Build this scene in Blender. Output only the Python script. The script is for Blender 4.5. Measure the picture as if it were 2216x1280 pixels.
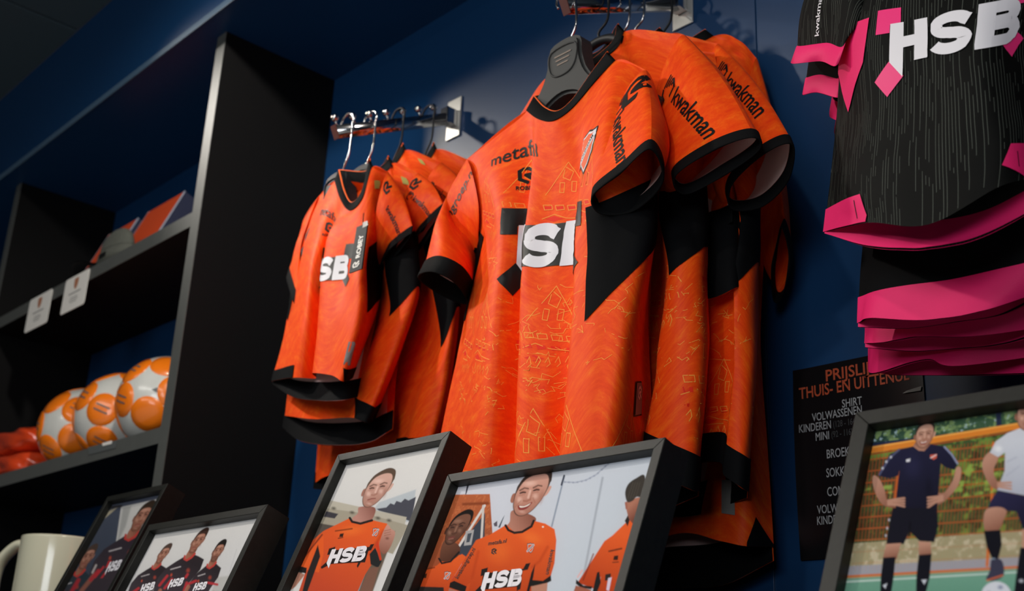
import bpy, bmesh, math, random
import numpy as np
from mathutils import Vector, Matrix

random.seed(7)
for o in list(bpy.data.objects):
    bpy.data.objects.remove(o)
scene = bpy.context.scene
COL = scene.collection

# ------------------------------------------------------------------ camera
W, H, FPX = 2216.0, 1280.0, 2504.0
ZC = 1.0                                   # camera height above the floor (m)
cx_ = np.array([.683, .729, .0419])
cf_ = np.array([-.697, .6336, .336])
cf_ /= np.linalg.norm(cf_)
cx_ -= cf_ * (cx_ @ cf_); cx_ /= np.linalg.norm(cx_)
cd_ = np.cross(cf_, cx_)                   # image-down direction
CAMPOS = np.array([0, 0, ZC])
cam_data = bpy.data.cameras.new('camera')
cam = bpy.data.objects.new('camera', cam_data)
COL.objects.link(cam)
cam_data.sensor_width = 36.0
cam_data.lens = FPX / W * 36.0
cam_data.clip_start = 0.02
cam.matrix_world = Matrix(((cx_[0], -cd_[0], -cf_[0], 0),
                           (cx_[1], -cd_[1], -cf_[1], 0),
                           (cx_[2], -cd_[2], -cf_[2], ZC),
                           (0, 0, 0, 1)))
cam_data.dof.use_dof = True
cam_data.dof.focus_distance = 1.36
cam_data.dof.aperture_fstop = 6.3
scene.camera = cam
scene.view_settings.view_transform = 'Standard'
scene.view_settings.look = 'None'
scene.view_settings.gamma = 1.0
scene.view_settings.use_curve_mapping = False
scene.view_settings.exposure = -0.08

# ------------------------------------------------------------------ light
world = bpy.data.worlds.new('shop_ambient')
scene.world = world
world.use_nodes = True
world.node_tree.nodes['Background'].inputs[0].default_value = (0.62, 0.75, 1.0, 1)
world.node_tree.nodes['Background'].inputs[1].default_value = 0.014

def spot(name, loc, target, power, angle=70, blend=0.6, size=0.04, color=(1, .93, .84)):
    l = bpy.data.lights.new(name, 'SPOT')
    l.energy = power; l.spot_size = math.radians(angle); l.spot_blend = blend
    l.shadow_soft_size = size; l.color = color
    o = bpy.data.objects.new(name, l); COL.objects.link(o)
    o.location = loc
    d = Vector(target) - Vector(loc)
    o.rotation_euler = d.to_track_quat('-Z', 'Y').to_euler()
    return o

def area(name, loc, target, power, sx, sy, color=(1, .95, .88)):
    l = bpy.data.lights.new(name, 'AREA')
    l.energy = power; l.shape = 'RECTANGLE'; l.size = sx; l.size_y = sy; l.color = color
    o = bpy.data.objects.new(name, l); COL.objects.link(o)
    o.location = loc
    d = Vector(target) - Vector(loc)
    o.rotation_euler = d.to_track_quat('-Z', 'Y').to_euler()
    return o

spot('track_spot_far', (-3.0, .43, ZC + 1.74), (-1.25, 1.25, ZC + .6), 62, 38, .8, .05)
spot('track_spot_bay', (-1.1, .48, ZC + 1.70), (-2.4, 1.03, ZC + .85), 80, 62, .8, .05)
spot('track_spot_mid', (-2.2, -.32, ZC + 1.72), (-1.08, 1.05, ZC + .38), 72, 52, .8, .05)
spot('track_spot_near', (-.3, -.7, ZC + 1.72), (-.6, 1.05, ZC + .3), 27, 56, .8, .05)
area('bounce_fill', (-1.4, -1.7, ZC + 1.7), (-1.4, -1.9, ZC - 1.0), 60, 2.6, 1.2)  # added unseen fill, its floor bounce brightens the sleeve insides
area('front_fill', (.7, -2.6, ZC + .8), (-.9, 1.1, ZC + .3), 44, 1.6, 1.2, (.9, .95, 1.0))  # added low frontal fill for the rear shirt's hem, no window known here

# ------------------------------------------------------------------ projection helpers
def ray(u, v):
    d = cx_ * (u - W / 2) + cd_ * (v - H / 2) + cf_ * FPX
    return d

def P(u, v, Y):
    "world point seen at pixel (u,v) that lies in the vertical plane y = Y"
    d = ray(u, v)
    return CAMPOS + d * (Y / d[1])

def Pplane(u, v, c, n):
    d = ray(u, v)
    return CAMPOS + d * (np.dot(np.array(c) - CAMPOS, n) / np.dot(d, n))

def proj(p):
    q = np.asarray(p) - CAMPOS
    z = q @ cf_
    return np.stack([W / 2 + FPX * (q @ cx_) / z, H / 2 + FPX * (q @ cd_) / z], -1)

# ------------------------------------------------------------------ materials
def lin(c):
    if isinstance(c, str):
        c = c.lstrip('#'); c = [int(c[i:i + 2], 16) / 255 for i in (0, 2, 4)]
    return tuple((x / 12.92 if x <= .04045 else ((x + .055) / 1.055) ** 2.4) for x in c)

def mat(name, color, rough=.5, metal=0., spec=.5, sheen=0., bump=None, var=None, coat=0.):
    """principled material; var=(scale, amount) mottles the colour, bump=(scale, strength)"""
    m = bpy.data.materials.new(name); m.use_nodes = True
    nt = m.node_tree; b = nt.nodes['Principled BSDF']
    c = (*color, 1)
    b.inputs['Base Color'].default_value = c
    b.inputs['Roughness'].default_value = rough
    b.inputs['Metallic'].default_value = metal
    b.inputs['Specular IOR Level'].default_value = spec
    if sheen:
        b.inputs['Sheen Weight'].default_value = sheen
    if coat:
        b.inputs['Coat Weight'].default_value = coat
        b.inputs['Coat Roughness'].default_value = .08
    tc = nt.nodes.new('ShaderNodeTexCoord')
    if var:
        n = nt.nodes.new('ShaderNodeTexNoise'); n.inputs['Scale'].default_value = var[0]
        n.inputs['Detail'].default_value = 5
        nt.links.new(tc.outputs['Object'], n.inputs['Vector'])
        mx = nt.nodes.new('ShaderNodeMix'); mx.data_type = 'RGBA'
        k = var[1]
        mx.inputs['A'].default_value = tuple(x * (1 - k) for x in color) + (1,)
        mx.inputs['B'].default_value = tuple(min(1, x * (1 + k)) for x in color) + (1,)
        nt.links.new(n.outputs['Fac'], mx.inputs['Factor'])
        nt.links.new(mx.outputs['Result'], b.inputs['Base Color'])
    if bump:
        n = nt.nodes.new('ShaderNodeTexNoise'); n.inputs['Scale'].default_value = bump[0]
        n.inputs['Detail'].default_value = 4
        nt.links.new(tc.outputs['Object'], n.inputs['Vector'])
        bp = nt.nodes.new('ShaderNodeBump'); bp.inputs['Strength'].default_value = bump[1]
        bp.inputs['Distance'].default_value = .002
        nt.links.new(n.outputs['Fac'], bp.inputs['Height'])
        nt.links.new(bp.outputs['Normal'], b.inputs['Normal'])
    return m

def mat_orange():
    """woven orange polyester with a tonal watercolour print (fabric uv in metres)"""
    m = bpy.data.materials.new('orange_fabric'); m.use_nodes = True
    nt = m.node_tree; b = nt.nodes['Principled BSDF']
    b.inputs['Roughness'].default_value = .55
    b.inputs['Specular IOR Level'].default_value = .14
    b.inputs['Sheen Weight'].default_value = .06
    b.inputs['Sheen Tint'].default_value = (1, .45, .15, 1)
    uv = nt.nodes.new('ShaderNodeUVMap'); uv.uv_map = 'fabric'
    mp = nt.nodes.new('ShaderNodeMapping'); mp.inputs['Scale'].default_value = (1, 2.2, 1)
    nt.links.new(uv.outputs['UV'], mp.inputs['Vector'])
    n1 = nt.nodes.new('ShaderNodeTexNoise'); n1.inputs['Scale'].default_value = 30
    n1.inputs['Detail'].default_value = 7; n1.inputs['Roughness'].default_value = .75
    n1.inputs['Distortion'].default_value = 0.
    nt.links.new(mp.outputs['Vector'], n1.inputs['Vector'])
    r1 = nt.nodes.new('ShaderNodeValToRGB')
    e = r1.color_ramp.elements
    e[0].position = .30; e[0].color = (*lin('#ee3d0b'), 1)
    e[1].position = .72; e[1].color = (*lin('#ff801c'), 1)
    k = e.new(.5); k.color = (*lin('#fa4f0f'), 1)
    k = e.new(.6); k.color = (*lin('#ff6213'), 1)
    nt.links.new(n1.outputs['Fac'], r1.inputs['Fac'])
    # broken brush marks
    mp2 = nt.nodes.new('ShaderNodeMapping'); mp2.inputs['Scale'].default_value = (14, 60, 1)
    nt.links.new(uv.outputs['UV'], mp2.inputs['Vector'])
    n2 = nt.nodes.new('ShaderNodeTexNoise'); n2.inputs['Scale'].default_value = 1.6
    n2.inputs['Detail'].default_value = 6
    nt.links.new(mp2.outputs['Vector'], n2.inputs['Vector'])
    r2 = nt.nodes.new('ShaderNodeValToRGB')
    r2.color_ramp.elements[0].position = .60; r2.color_ramp.elements[0].color = (0, 0, 0, 1)
    r2.color_ramp.elements[1].position = .68; r2.color_ramp.elements[1].color = (.5, .5, .5, 1)
    nt.links.new(n2.outputs['Fac'], r2.inputs['Fac'])
    mx = nt.nodes.new('ShaderNodeMix'); mx.data_type = 'RGBA'
    nt.links.new(r2.outputs['Color'], mx.inputs['Factor'])
    nt.links.new(r1.outputs['Color'], mx.inputs['A'])
    mx.inputs['B'].default_value = (*lin('#ee2f14'), 1)
    nt.links.new(mx.outputs['Result'], b.inputs['Base Color'])
    # weave
    n3 = nt.nodes.new('ShaderNodeTexNoise'); n3.inputs['Scale'].default_value = 900
    nt.links.new(uv.outputs['UV'], n3.inputs['Vector'])
    bp = nt.nodes.new('ShaderNodeBump'); bp.inputs['Strength'].default_value = .12
    bp.inputs['Distance'].default_value = .0006
    nt.links.new(n3.outputs['Fac'], bp.inputs['Height'])
    nt.links.new(bp.outputs['Normal'], b.inputs['Normal'])
    return m

def mat_pinstripe():
    """black knit with fine broken grey vertical stripes (fabric uv in metres)"""
    m = bpy.data.materials.new('black_striped_fabric'); m.use_nodes = True
    nt = m.node_tree; b = nt.nodes['Principled BSDF']
    b.inputs['Roughness'].default_value = .7
    b.inputs['Specular IOR Level'].default_value = .1
    uv = nt.nodes.new('ShaderNodeUVMap'); uv.uv_map = 'fabric'
    sep = nt.nodes.new('ShaderNodeSeparateXYZ'); nt.links.new(uv.outputs['UV'], sep.inputs[0])
    def math_(op, a, bb=None):
        k = nt.nodes.new('ShaderNodeMath'); k.operation = op
        for i, x in enumerate((a, bb)):
            if x is None: continue
            if isinstance(x, (int, float)): k.inputs[i].default_value = x
            else: nt.links.new(x, k.inputs[i])
        return k.outputs[0]
    sx = math_('MULTIPLY', sep.outputs[0], 270.)
    fr = math_('FRACT', sx)
    ln = math_('LESS_THAN', fr, .17)
    cell = math_('FLOOR', sx)
    cmb = nt.nodes.new('ShaderNodeCombineXYZ')
    nt.links.new(cell, cmb.inputs[0])
    nt.links.new(math_('MULTIPLY', sep.outputs[1], 13.), cmb.inputs[1])
    mp = nt.nodes.new('ShaderNodeMapping'); mp.inputs['Scale'].default_value = (7.31, 1, 1)
    nt.links.new(cmb.outputs[0], mp.inputs['Vector'])
    n = nt.nodes.new('ShaderNodeTexNoise'); n.inputs['Scale'].default_value = 1.0
    n.inputs['Detail'].default_value = 2
    nt.links.new(mp.outputs['Vector'], n.inputs['Vector'])
    # the stripes thin out in large islands of plain cloth
    n2 = nt.nodes.new('ShaderNodeTexNoise'); n2.inputs['Scale'].default_value = 9.
    nt.links.new(uv.outputs['UV'], n2.inputs['Vector'])
    thr = math_('MULTIPLY', n2.outputs['Fac'], .55)
    on = math_('GREATER_THAN', n.outputs['Fac'], math_('ADD', thr, .225))
    f = math_('MULTIPLY', ln, on)
    amt = math_('MULTIPLY', f, math_('ADD', math_('MULTIPLY', n.outputs['Fac'], .9), .15))
    mx = nt.nodes.new('ShaderNodeMix'); mx.data_type = 'RGBA'
    nt.links.new(amt, mx.inputs['Factor'])
    mx.inputs['A'].default_value = (*lin('#0b0c0b'), 1)
    mx.inputs['B'].default_value = (*lin('#5b6059'), 1)
    nt.links.new(mx.outputs['Result'], b.inputs['Base Color'])
    return m

M = {}
M['orange'] = mat_orange()
M['pinstripe'] = mat_pinstripe()
M['blackcloth'] = mat('black_fabric', lin('#0c0d0f'), .8, spec=.08, bump=(700, .15))
M['ribbed'] = mat('black_rib_knit', lin('#101112'), .8, spec=.1, bump=(900, .3))
M['pinkcloth'] = mat('pink_fabric', lin('#f0256e'), .6, spec=.25, bump=(700, .12), var=(30, .05))
M['lining'] = mat('pale_pink_lining', lin('#f4d0cb'), .8, spec=.1)
M['blacklining'] = mat('charcoal_lining', lin('#262829'), .8, spec=.1)
M['orangetrim'] = mat('orange_piping', lin('#ff6a1c'), .6)
M['pinktrim'] = mat('pink_piping', lin('#f0256e'), .6)
M['printblack'] = mat('black_transfer_print', lin('#141414'), .5, spec=.3)
M['printwhite'] = mat('white_transfer_print', lin('#e6e4ea'), .5, spec=.3)
M['printpink'] = mat('pink_transfer_print', lin('#f4357f'), .5, spec=.3)
M['printyellow'] = mat('pale_orange_line_print', lin('#ff9f40'), .6, spec=.2)
M['printred'] = mat('red_tonal_print', lin('#ee2d12'), .6, spec=.2)
M['crestorange'] = mat('crest_orange', lin('#f2632a'), .5)
M['grey'] = mat('grey_label', lin('#8d8a86'), .45)
M['tagwhite'] = mat('white_card', lin('#e9e6e0'), .5)
M['tagblack'] = mat('charcoal_swing_tag', lin('#232527'), .6, spec=.2)
M['olive'] = mat('size_sticker', lin('#b7b15a'), .4)
M['blue'] = mat('navy_blue_lacquered_board', (.0056, .043, .13), .40, spec=.45, var=(3, .06), bump=(60, .04))
M['joint'] = mat('board_joint', (.03, .09, .20), .5)
M['edgelip'] = mat('pale_blue_edge_lip', (.085, .15, .23), .35)
M['blackboard'] = mat('black_laminate', (.0035, .0035, .0038), .62, spec=.12, bump=(120, .08))
M['edgeband'] = mat('grey_edge_band', (.085, .09, .085), .5, var=(40, .1))
M['ceil'] = mat('grey_ceiling_tile', (.055, .085, .105), .8, spec=.2, bump=(80, .2))
M['floor'] = mat('light_grey_floor', (.58, .56, .53), .5, bump=(20, .1))
M['chrome'] = mat('polished_chrome', (.62, .62, .63), .12, metal=1)
M['steel'] = mat('steel_bracket', (.8, .79, .74), .3, metal=.7)
M['brown'] = mat('brown_end_cap', (.10, .03, .025), .4)
M['greyplastic'] = mat('dark_grey_hanger_plastic', (.045, .047, .047), .6, spec=.2)
M['blackplastic'] = mat('black_hanger_plastic', (.012, .013, .015), .5, spec=.25)
M['copper'] = mat('copper_print', (.12, .07, .04), .5)

# ------------------------------------------------------------------ object helpers
def tag(o, label=None, cat=None, group=None, kind=None):
    if label: o['label'] = label
    if cat: o['category'] = cat
    if group: o['group'] = group
    if kind: o['kind'] = kind
    return o

def empty(name, loc, label, cat, group=None):
    o = bpy.data.objects.new(name, None); COL.objects.link(o)
    o.location = [float(x) for x in loc]
    o.empty_display_size = .05
    return tag(o, label, cat, group)

def link(name, me, m, parent=None, smooth=False):
    if m is not None:
        me.materials.append(m)
    if smooth:
        me.polygons.foreach_set('use_smooth', [True] * len(me.polygons))
    o = bpy.data.objects.new(name, me); COL.objects.link(o)
    if parent is not None:
        o.parent = parent
        # walk up to get the parent's world offset (only translations are used)
        off = Vector((0, 0, 0)); q = parent
        while q is not None:
            off += q.location; q = q.parent
        o.location = -off
        # keep mesh data in world coordinates, origin at the thing's base
        me.transform(Matrix.Translation(-off)); o.location = (0, 0, 0)
    return o

def mesh(name, verts, faces, m, parent=None, smooth=False, uv=None):
    me = bpy.data.meshes.new(name)
    me.from_pydata([tuple(map(float, v)) for v in verts], [], [tuple(map(int, f)) for f in faces])
    if uv is not None:
        l = me.uv_layers.new(name='fabric')
        idx = np.empty(len(me.loops), dtype=np.int32)
        me.loops.foreach_get('vertex_index', idx)
        l.data.foreach_set('uv', np.asarray(uv, dtype=np.float32)[idx].ravel())
    return link(name, me, m, parent, smooth)

def from_bm(name, bm, m, parent=None, smooth=False):
    me = bpy.data.meshes.new(name); bm.to_mesh(me); bm.free()
    return link(name, me, m, parent, smooth)

def add_box(bm, lo, hi, bevel=0.):
    lo = np.array(lo, float); hi = np.array(hi, float)
    r = bmesh.ops.create_cube(bm, size=1.0)
    vs = r['verts']
    for v in vs:
        for i in range(3):
            v.co[i] = (lo[i] + hi[i]) / 2 + v.co[i] * (hi[i] - lo[i])
    if bevel:
        es = list({e for v in vs for e in v.link_edges})
        bmesh.ops.bevel(bm, geom=es, offset=bevel, segments=2, affect='EDGES', profile=.5)
    return vs

def box(name, lo, hi, m, parent=None, bevel=0.):
    bm = bmesh.new(); add_box(bm, lo, hi, bevel)
    return from_bm(name, bm, m, parent)

def struct(o):
    o['kind'] = 'structure'; return o

def tube_mesh(path, r, seg=10, closed=False, caps=True):
    """verts, faces of a round tube along a 3-D polyline; r scalar or list"""
    p = np.asarray(path, float); n = len(p)
    rr = np.full(n, r) if np.isscalar(r) else np.asarray(r, float)
    t = np.zeros_like(p)
    if closed:
        t = np.roll(p, -1, 0) - np.roll(p, 1, 0)
    else:
        t[1:-1] = p[2:] - p[:-2]; t[0] = p[1] - p[0]; t[-1] = p[-1] - p[-2]
    t /= np.linalg.norm(t, axis=1)[:, None] + 1e-12
    up = np.array([0, 0, 1.]) if abs(t[0][2]) < .9 else np.array([0, 1., 0])
    nrm = np.cross(t[0], up); nrm /= np.linalg.norm(nrm)
    V = []; F = []
    for i in range(n):
        nrm = nrm - t[i] * (nrm @ t[i]); nrm /= np.linalg.norm(nrm)
        b = np.cross(t[i], nrm)
        for k in range(seg):
            a = 2 * math.pi * k / seg
            V.append(p[i] + rr[i] * (math.cos(a) * nrm + math.sin(a) * b))
    m_ = n if closed else n - 1
    for i in range(m_):
        j = (i + 1) % n
        for k in range(seg):
            l = (k + 1) % seg
            F.append((i * seg + k, i * seg + l, j * seg + l, j * seg + k))
    if caps and not closed:
        F.append(tuple(range(seg))[::-1]); F.append(tuple((n - 1) * seg + k for k in range(seg)))
    return V, F

def tube(name, path, r, m, parent=None, seg=10, closed=False):
    V, F = tube_mesh(path, r, seg, closed)
    return mesh(name, V, F, m, parent, smooth=True)

def crspline(pts, n, closed=False):
    """Catmull-Rom through pts, n samples per span"""
    p = np.asarray(pts, float); k = len(p)
    out = []
    spans = k if closed else k - 1
    for i in range(spans):
        if closed:
            a, b, c, d = p[(i - 1) % k], p[i], p[(i + 1) % k], p[(i + 2) % k]
        else:
            b, c = p[i], p[i + 1]
            a = p[i - 1] if i > 0 else 2 * b - c
            d = p[i + 2] if i + 2 < k else 2 * c - b
        for j in range(n):
            t = j / n
            out.append(.5 * (2 * b + (c - a) * t + (2 * a - 5 * b + 4 * c - d) * t * t + (3 * b - a - 3 * c + d) * t ** 3))
    if not closed:
        out.append(p[-1])
    return np.array(out)

def lathe(name, prof, center, m, parent=None, seg=40, axis=None):
    """prof: list of (radius, height)"""
    V = []; F = []
    for (r, h) in prof:
        for k in range(seg):
            a = 2 * math.pi * k / seg
            V.append((center[0] + r * math.cos(a), center[1] + r * math.sin(a), center[2] + h))
    for i in range(len(prof) - 1):
        for k in range(seg):
            l = (k + 1) % seg
            F.append((i * seg + k, i * seg + l, (i + 1) * seg + l, (i + 1) * seg + k))
    return mesh(name, V, F, m, parent, smooth=True)

# ------------------------------------------------------------------ flat 2-D meshes (lettering, emblems)
_text_cache = {}
def text2d(s, bold=0.02, shear=0.):
    """lettering as triangles in the plane; cap height about .7, returned (verts Nx2, faces)"""
    key = (s, bold, shear)
    if key not in _text_cache:
        cu = bpy.data.curves.new('t', 'FONT'); cu.body = s; cu.offset = bold; cu.shear = shear
        cu.resolution_u = 3
        ob = bpy.data.objects.new('t', cu); COL.objects.link(ob)
        dg = bpy.context.evaluated_depsgraph_get(); dg.update()
        me = bpy.data.meshes.new_from_object(ob.evaluated_get(dg))
        v = np.array([x.co[:2] for x in me.vertices]); f = [tuple(p.vertices) for p in me.polygons]
        bpy.data.objects.remove(ob); bpy.data.curves.remove(cu); bpy.data.meshes.remove(me)
        lo = v.min(0); v = v - np.array([lo[0], 0])
        _text_cache[key] = (v, f)
    v, f = _text_cache[key]
    return v.copy(), list(f)

def poly2d(*polys):
    """several simple polygons -> verts, faces (ngons)"""
    V = []; F = []
    for p in polys:
        b = len(V); V += [tuple(q) for q in p]; F.append(tuple(range(b, b + len(p))))
    return np.array(V, float), F

def stroke2d(pts, w, closed=False):
    """ribbon of width w along a 2-D polyline (mitred)"""
    p = np.asarray(pts, float); n = len(p)
    L = []; R = []
    for i in range(n):
        a = p[i - 1] if (i > 0 or closed) else None
        c = p[(i + 1) % n] if (i < n - 1 or closed) else None
        d1 = (p[i] - a) if a is not None else (c - p[i])
        d2 = (c - p[i]) if c is not None else (p[i] - a)
        d1 = d1 / (np.linalg.norm(d1) + 1e-9); d2 = d2 / (np.linalg.norm(d2) + 1e-9)
        t = d1 + d2; t = t / (np.linalg.norm(t) + 1e-9)
        nn = np.array([-t[1], t[0]])
        k = w / 2 / max(.4, abs(nn @ np.array([-d1[1], d1[0]])))
        L.append(p[i] + nn * k); R.append(p[i] - nn * k)
    V = np.array(L + R); F = []
    for i in range(n if closed else n - 1):
        j = (i + 1) % n
        F.append((i, j, n + j, n + i))
    return V, F

def join2d(*parts):
    V = []; F = []
    for v, f in parts:
        b = len(V); V += [tuple(q) for q in v]; F += [tuple(i + b for i in q) for q in f]
    return np.array(V, float), F

def xf2d(vf, scale=1., rot=0., off=(0, 0), sx=1., shear=0., slope=0.):
    v, f = vf
    v = np.array(v, float)
    v[:, 0] = v[:, 0] * sx + v[:, 1] * shear
    v[:, 1] = v[:, 1] + v[:, 0] * slope
    v *= scale
    c, s = math.cos(rot), math.sin(rot)
    v = v @ np.array([[c, s], [-s, c]])
    return v + np.array(off), f

def cut2d(vf, step):
    """subdivide a flat mesh along a regular lattice so that it can follow a curved cloth"""
    v, f = vf
    bm = bmesh.new()
    bv = [bm.verts.new((q[0], q[1], 0)) for q in v]
    for q in f:
        try: bm.faces.new([bv[i] for i in q])
        except ValueError: pass
    bm.normal_update()
    bmesh.ops.triangulate(bm, faces=[x for x in bm.faces if len(x.verts) > 4])
    lo = v.min(0); hi = v.max(0)
    for ax in (0, 1):
        n = int((hi[ax] - lo[ax]) / step)
        for k in range(1, n + 1):
            co = [0, 0, 0]; co[ax] = lo[ax] + k * step
            no = [0, 0, 0]; no[ax] = 1
            if co[ax] < hi[ax] - 1e-5:
                bmesh.ops.bisect_plane(bm, geom=bm.verts[:] + bm.edges[:] + bm.faces[:],
                                       plane_co=co, plane_no=no, dist=1e-6)
    bm.verts.ensure_lookup_table(); bm.verts.index_update()
    V = np.array([x.co[:2] for x in bm.verts]); F = [tuple(y.index for y in x.verts) for x in bm.faces]
    bm.free()
    return V, F
# ================================================================== the setting
D = 1.35                    # distance camera - back wall
SOFZ = ZC + 1.437           # underside of the bulkhead
CEILZ = ZC + 1.774
SOFY = .9965                # front face of the bulkhead
DIVY = 1.048                # front edge of the uprights
SEAM = -.932
w = empty('wall_back', (0, D, 0), None, None); struct(w)
for k, (x0, x1) in enumerate(((-4.9, SEAM - .0012), (SEAM + .0012, SEAM + 1.22), (SEAM + 1.2224, 2.2))):
    box('wall_panel', (x0, D, 0), (x1, D + .02, SOFZ + .05), M['blue'], w, .0008)
box('wall_joint', (SEAM - .002, D + .003, 0), (SEAM + .002, D + .018, SOFZ), M['joint'], w)
box('wall_core', (-4.9, D + .021, 0), (2.2, D + .1, CEILZ), M['blue'], w)

s = empty('trim_1', (0, SOFY, SOFZ), None, None); struct(s)
box('bulkhead_underside', (-4.9, SOFY, SOFZ), (2.2, D + .02, SOFZ + .02), M['blue'], s)
box('bulkhead_fascia', (-4.9, SOFY, SOFZ + .0205), (2.2, SOFY + .02, CEILZ), M['blue'], s)
box('bulkhead_edge_strip', (-4.9, SOFY - .004, SOFZ - .002), (2.2, SOFY - .0005, SOFZ + .016), M['edgelip'], s, .001)

c = empty('ceiling', (0, 0, CEILZ), None, None); struct(c)
# ceiling tiles 0.6 m with a recessed joint, one row line meets the fascia in view
X0 = -2.99
for i in range(-3, 9):
    for j in range(0, 7):
        x = X0 + i * .6; y = SOFY - .003 - j * .6
        if x > 2 or x < -5: continue
        box('ceiling_tile', (x + .005, y - .594, CEILZ), (x + .595, y, CEILZ + .015), M['ceil'], c, .002)
box('ceiling_grid', (-5, -3.3, CEILZ + .016), (2.4, SOFY, CEILZ + .03), M['blackboard'], c)

f = box('floor', (-5, -3.4, -.05), (2.4, D + .1, 0), M['floor']); struct(f)

# uprights and shelves of the left bay
def upright(name, x1, label):
    e = empty(name, (x1 - .019, DIVY, 0), label, 'shelf upright', 'black shelf uprights')
    box('panel', (x1 - .038, DIVY + .0015, 0), (x1, D - .001, SOFZ - .001), M['blackboard'], e)
    box('edge_strip', (x1 - .038, DIVY, 0), (x1, DIVY + .0012, SOFZ - .001), M['edgeband'], e)
XD = -2.167; XL = -3.379
upright('shelf_upright', XD, 'tall black shelf upright beside the small orange shirts')
upright('shelf_upright', XL, 'black shelf upright at the far left picture edge')
upright('shelf_upright', XL - 1.25, 'black shelf upright out of frame at far left')
def shelf(ztop, x0, x1, label):
    e = empty('wall_shelf', ((x0 + x1) / 2, DIVY, ztop - .034), label, 'shelf', 'black wall shelves')
    box('board', (x0, DIVY + .004, ztop - .034), (x1, D - .001, ztop), M['blackboard'], e)
    box('edge_strip', (x0, DIVY + .002, ztop - .034), (x1, DIVY + .0036, ztop), M['edgeband'], e)
shelf(ZC + .996, XL + .0005, XD - .0385, 'upper black shelf with two white cards clipped on its edge')
shelf(ZC + .514, XL + .0005, XD - .0385, 'lower black shelf that carries the footballs')
shelf(ZC + .996, XL - 1.21, XL - .0385, 'upper black shelf of the next bay at far left')
shelf(ZC + .514, XL - 1.21, XL - .0385, 'lower black shelf of the next bay at far left')
CNT = ZC + .012
# display counter that the frames stand on (just below the picture)
e = empty('display_counter', (-1.3, .86, 0), 'low black display counter below the framed photos', 'counter')
box('counter_top', (-2.9, .60, CNT - .03), (.35, 1.035, CNT), M['blackboard'], e, .002)
box('counter_body', (-2.87, .63, 0), (.32, 1.02, CNT - .031), M['blackboard'], e)
# ================================================================== cloth surfaces
def smooth_noise(shape, seed, cell):
    r = np.random.RandomState(seed)
    n, m = shape
    a = r.randn(int(n / cell) + 4, int(m / cell) + 4)
    y = np.arange(n) / cell + 1; x = np.arange(m) / cell + 1
    def interp(a, t, ax):
        i = np.floor(t).astype(int); f = t - i
        f = f * f * (3 - 2 * f)
        lo = np.take(a, i, ax); hi = np.take(a, i + 1, ax)
        sh = [1, 1]; sh[ax] = -1
        f = f.reshape(sh)
        return lo * (1 - f) + hi * f
    return interp(interp(a, y, 0), x, 1)

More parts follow.
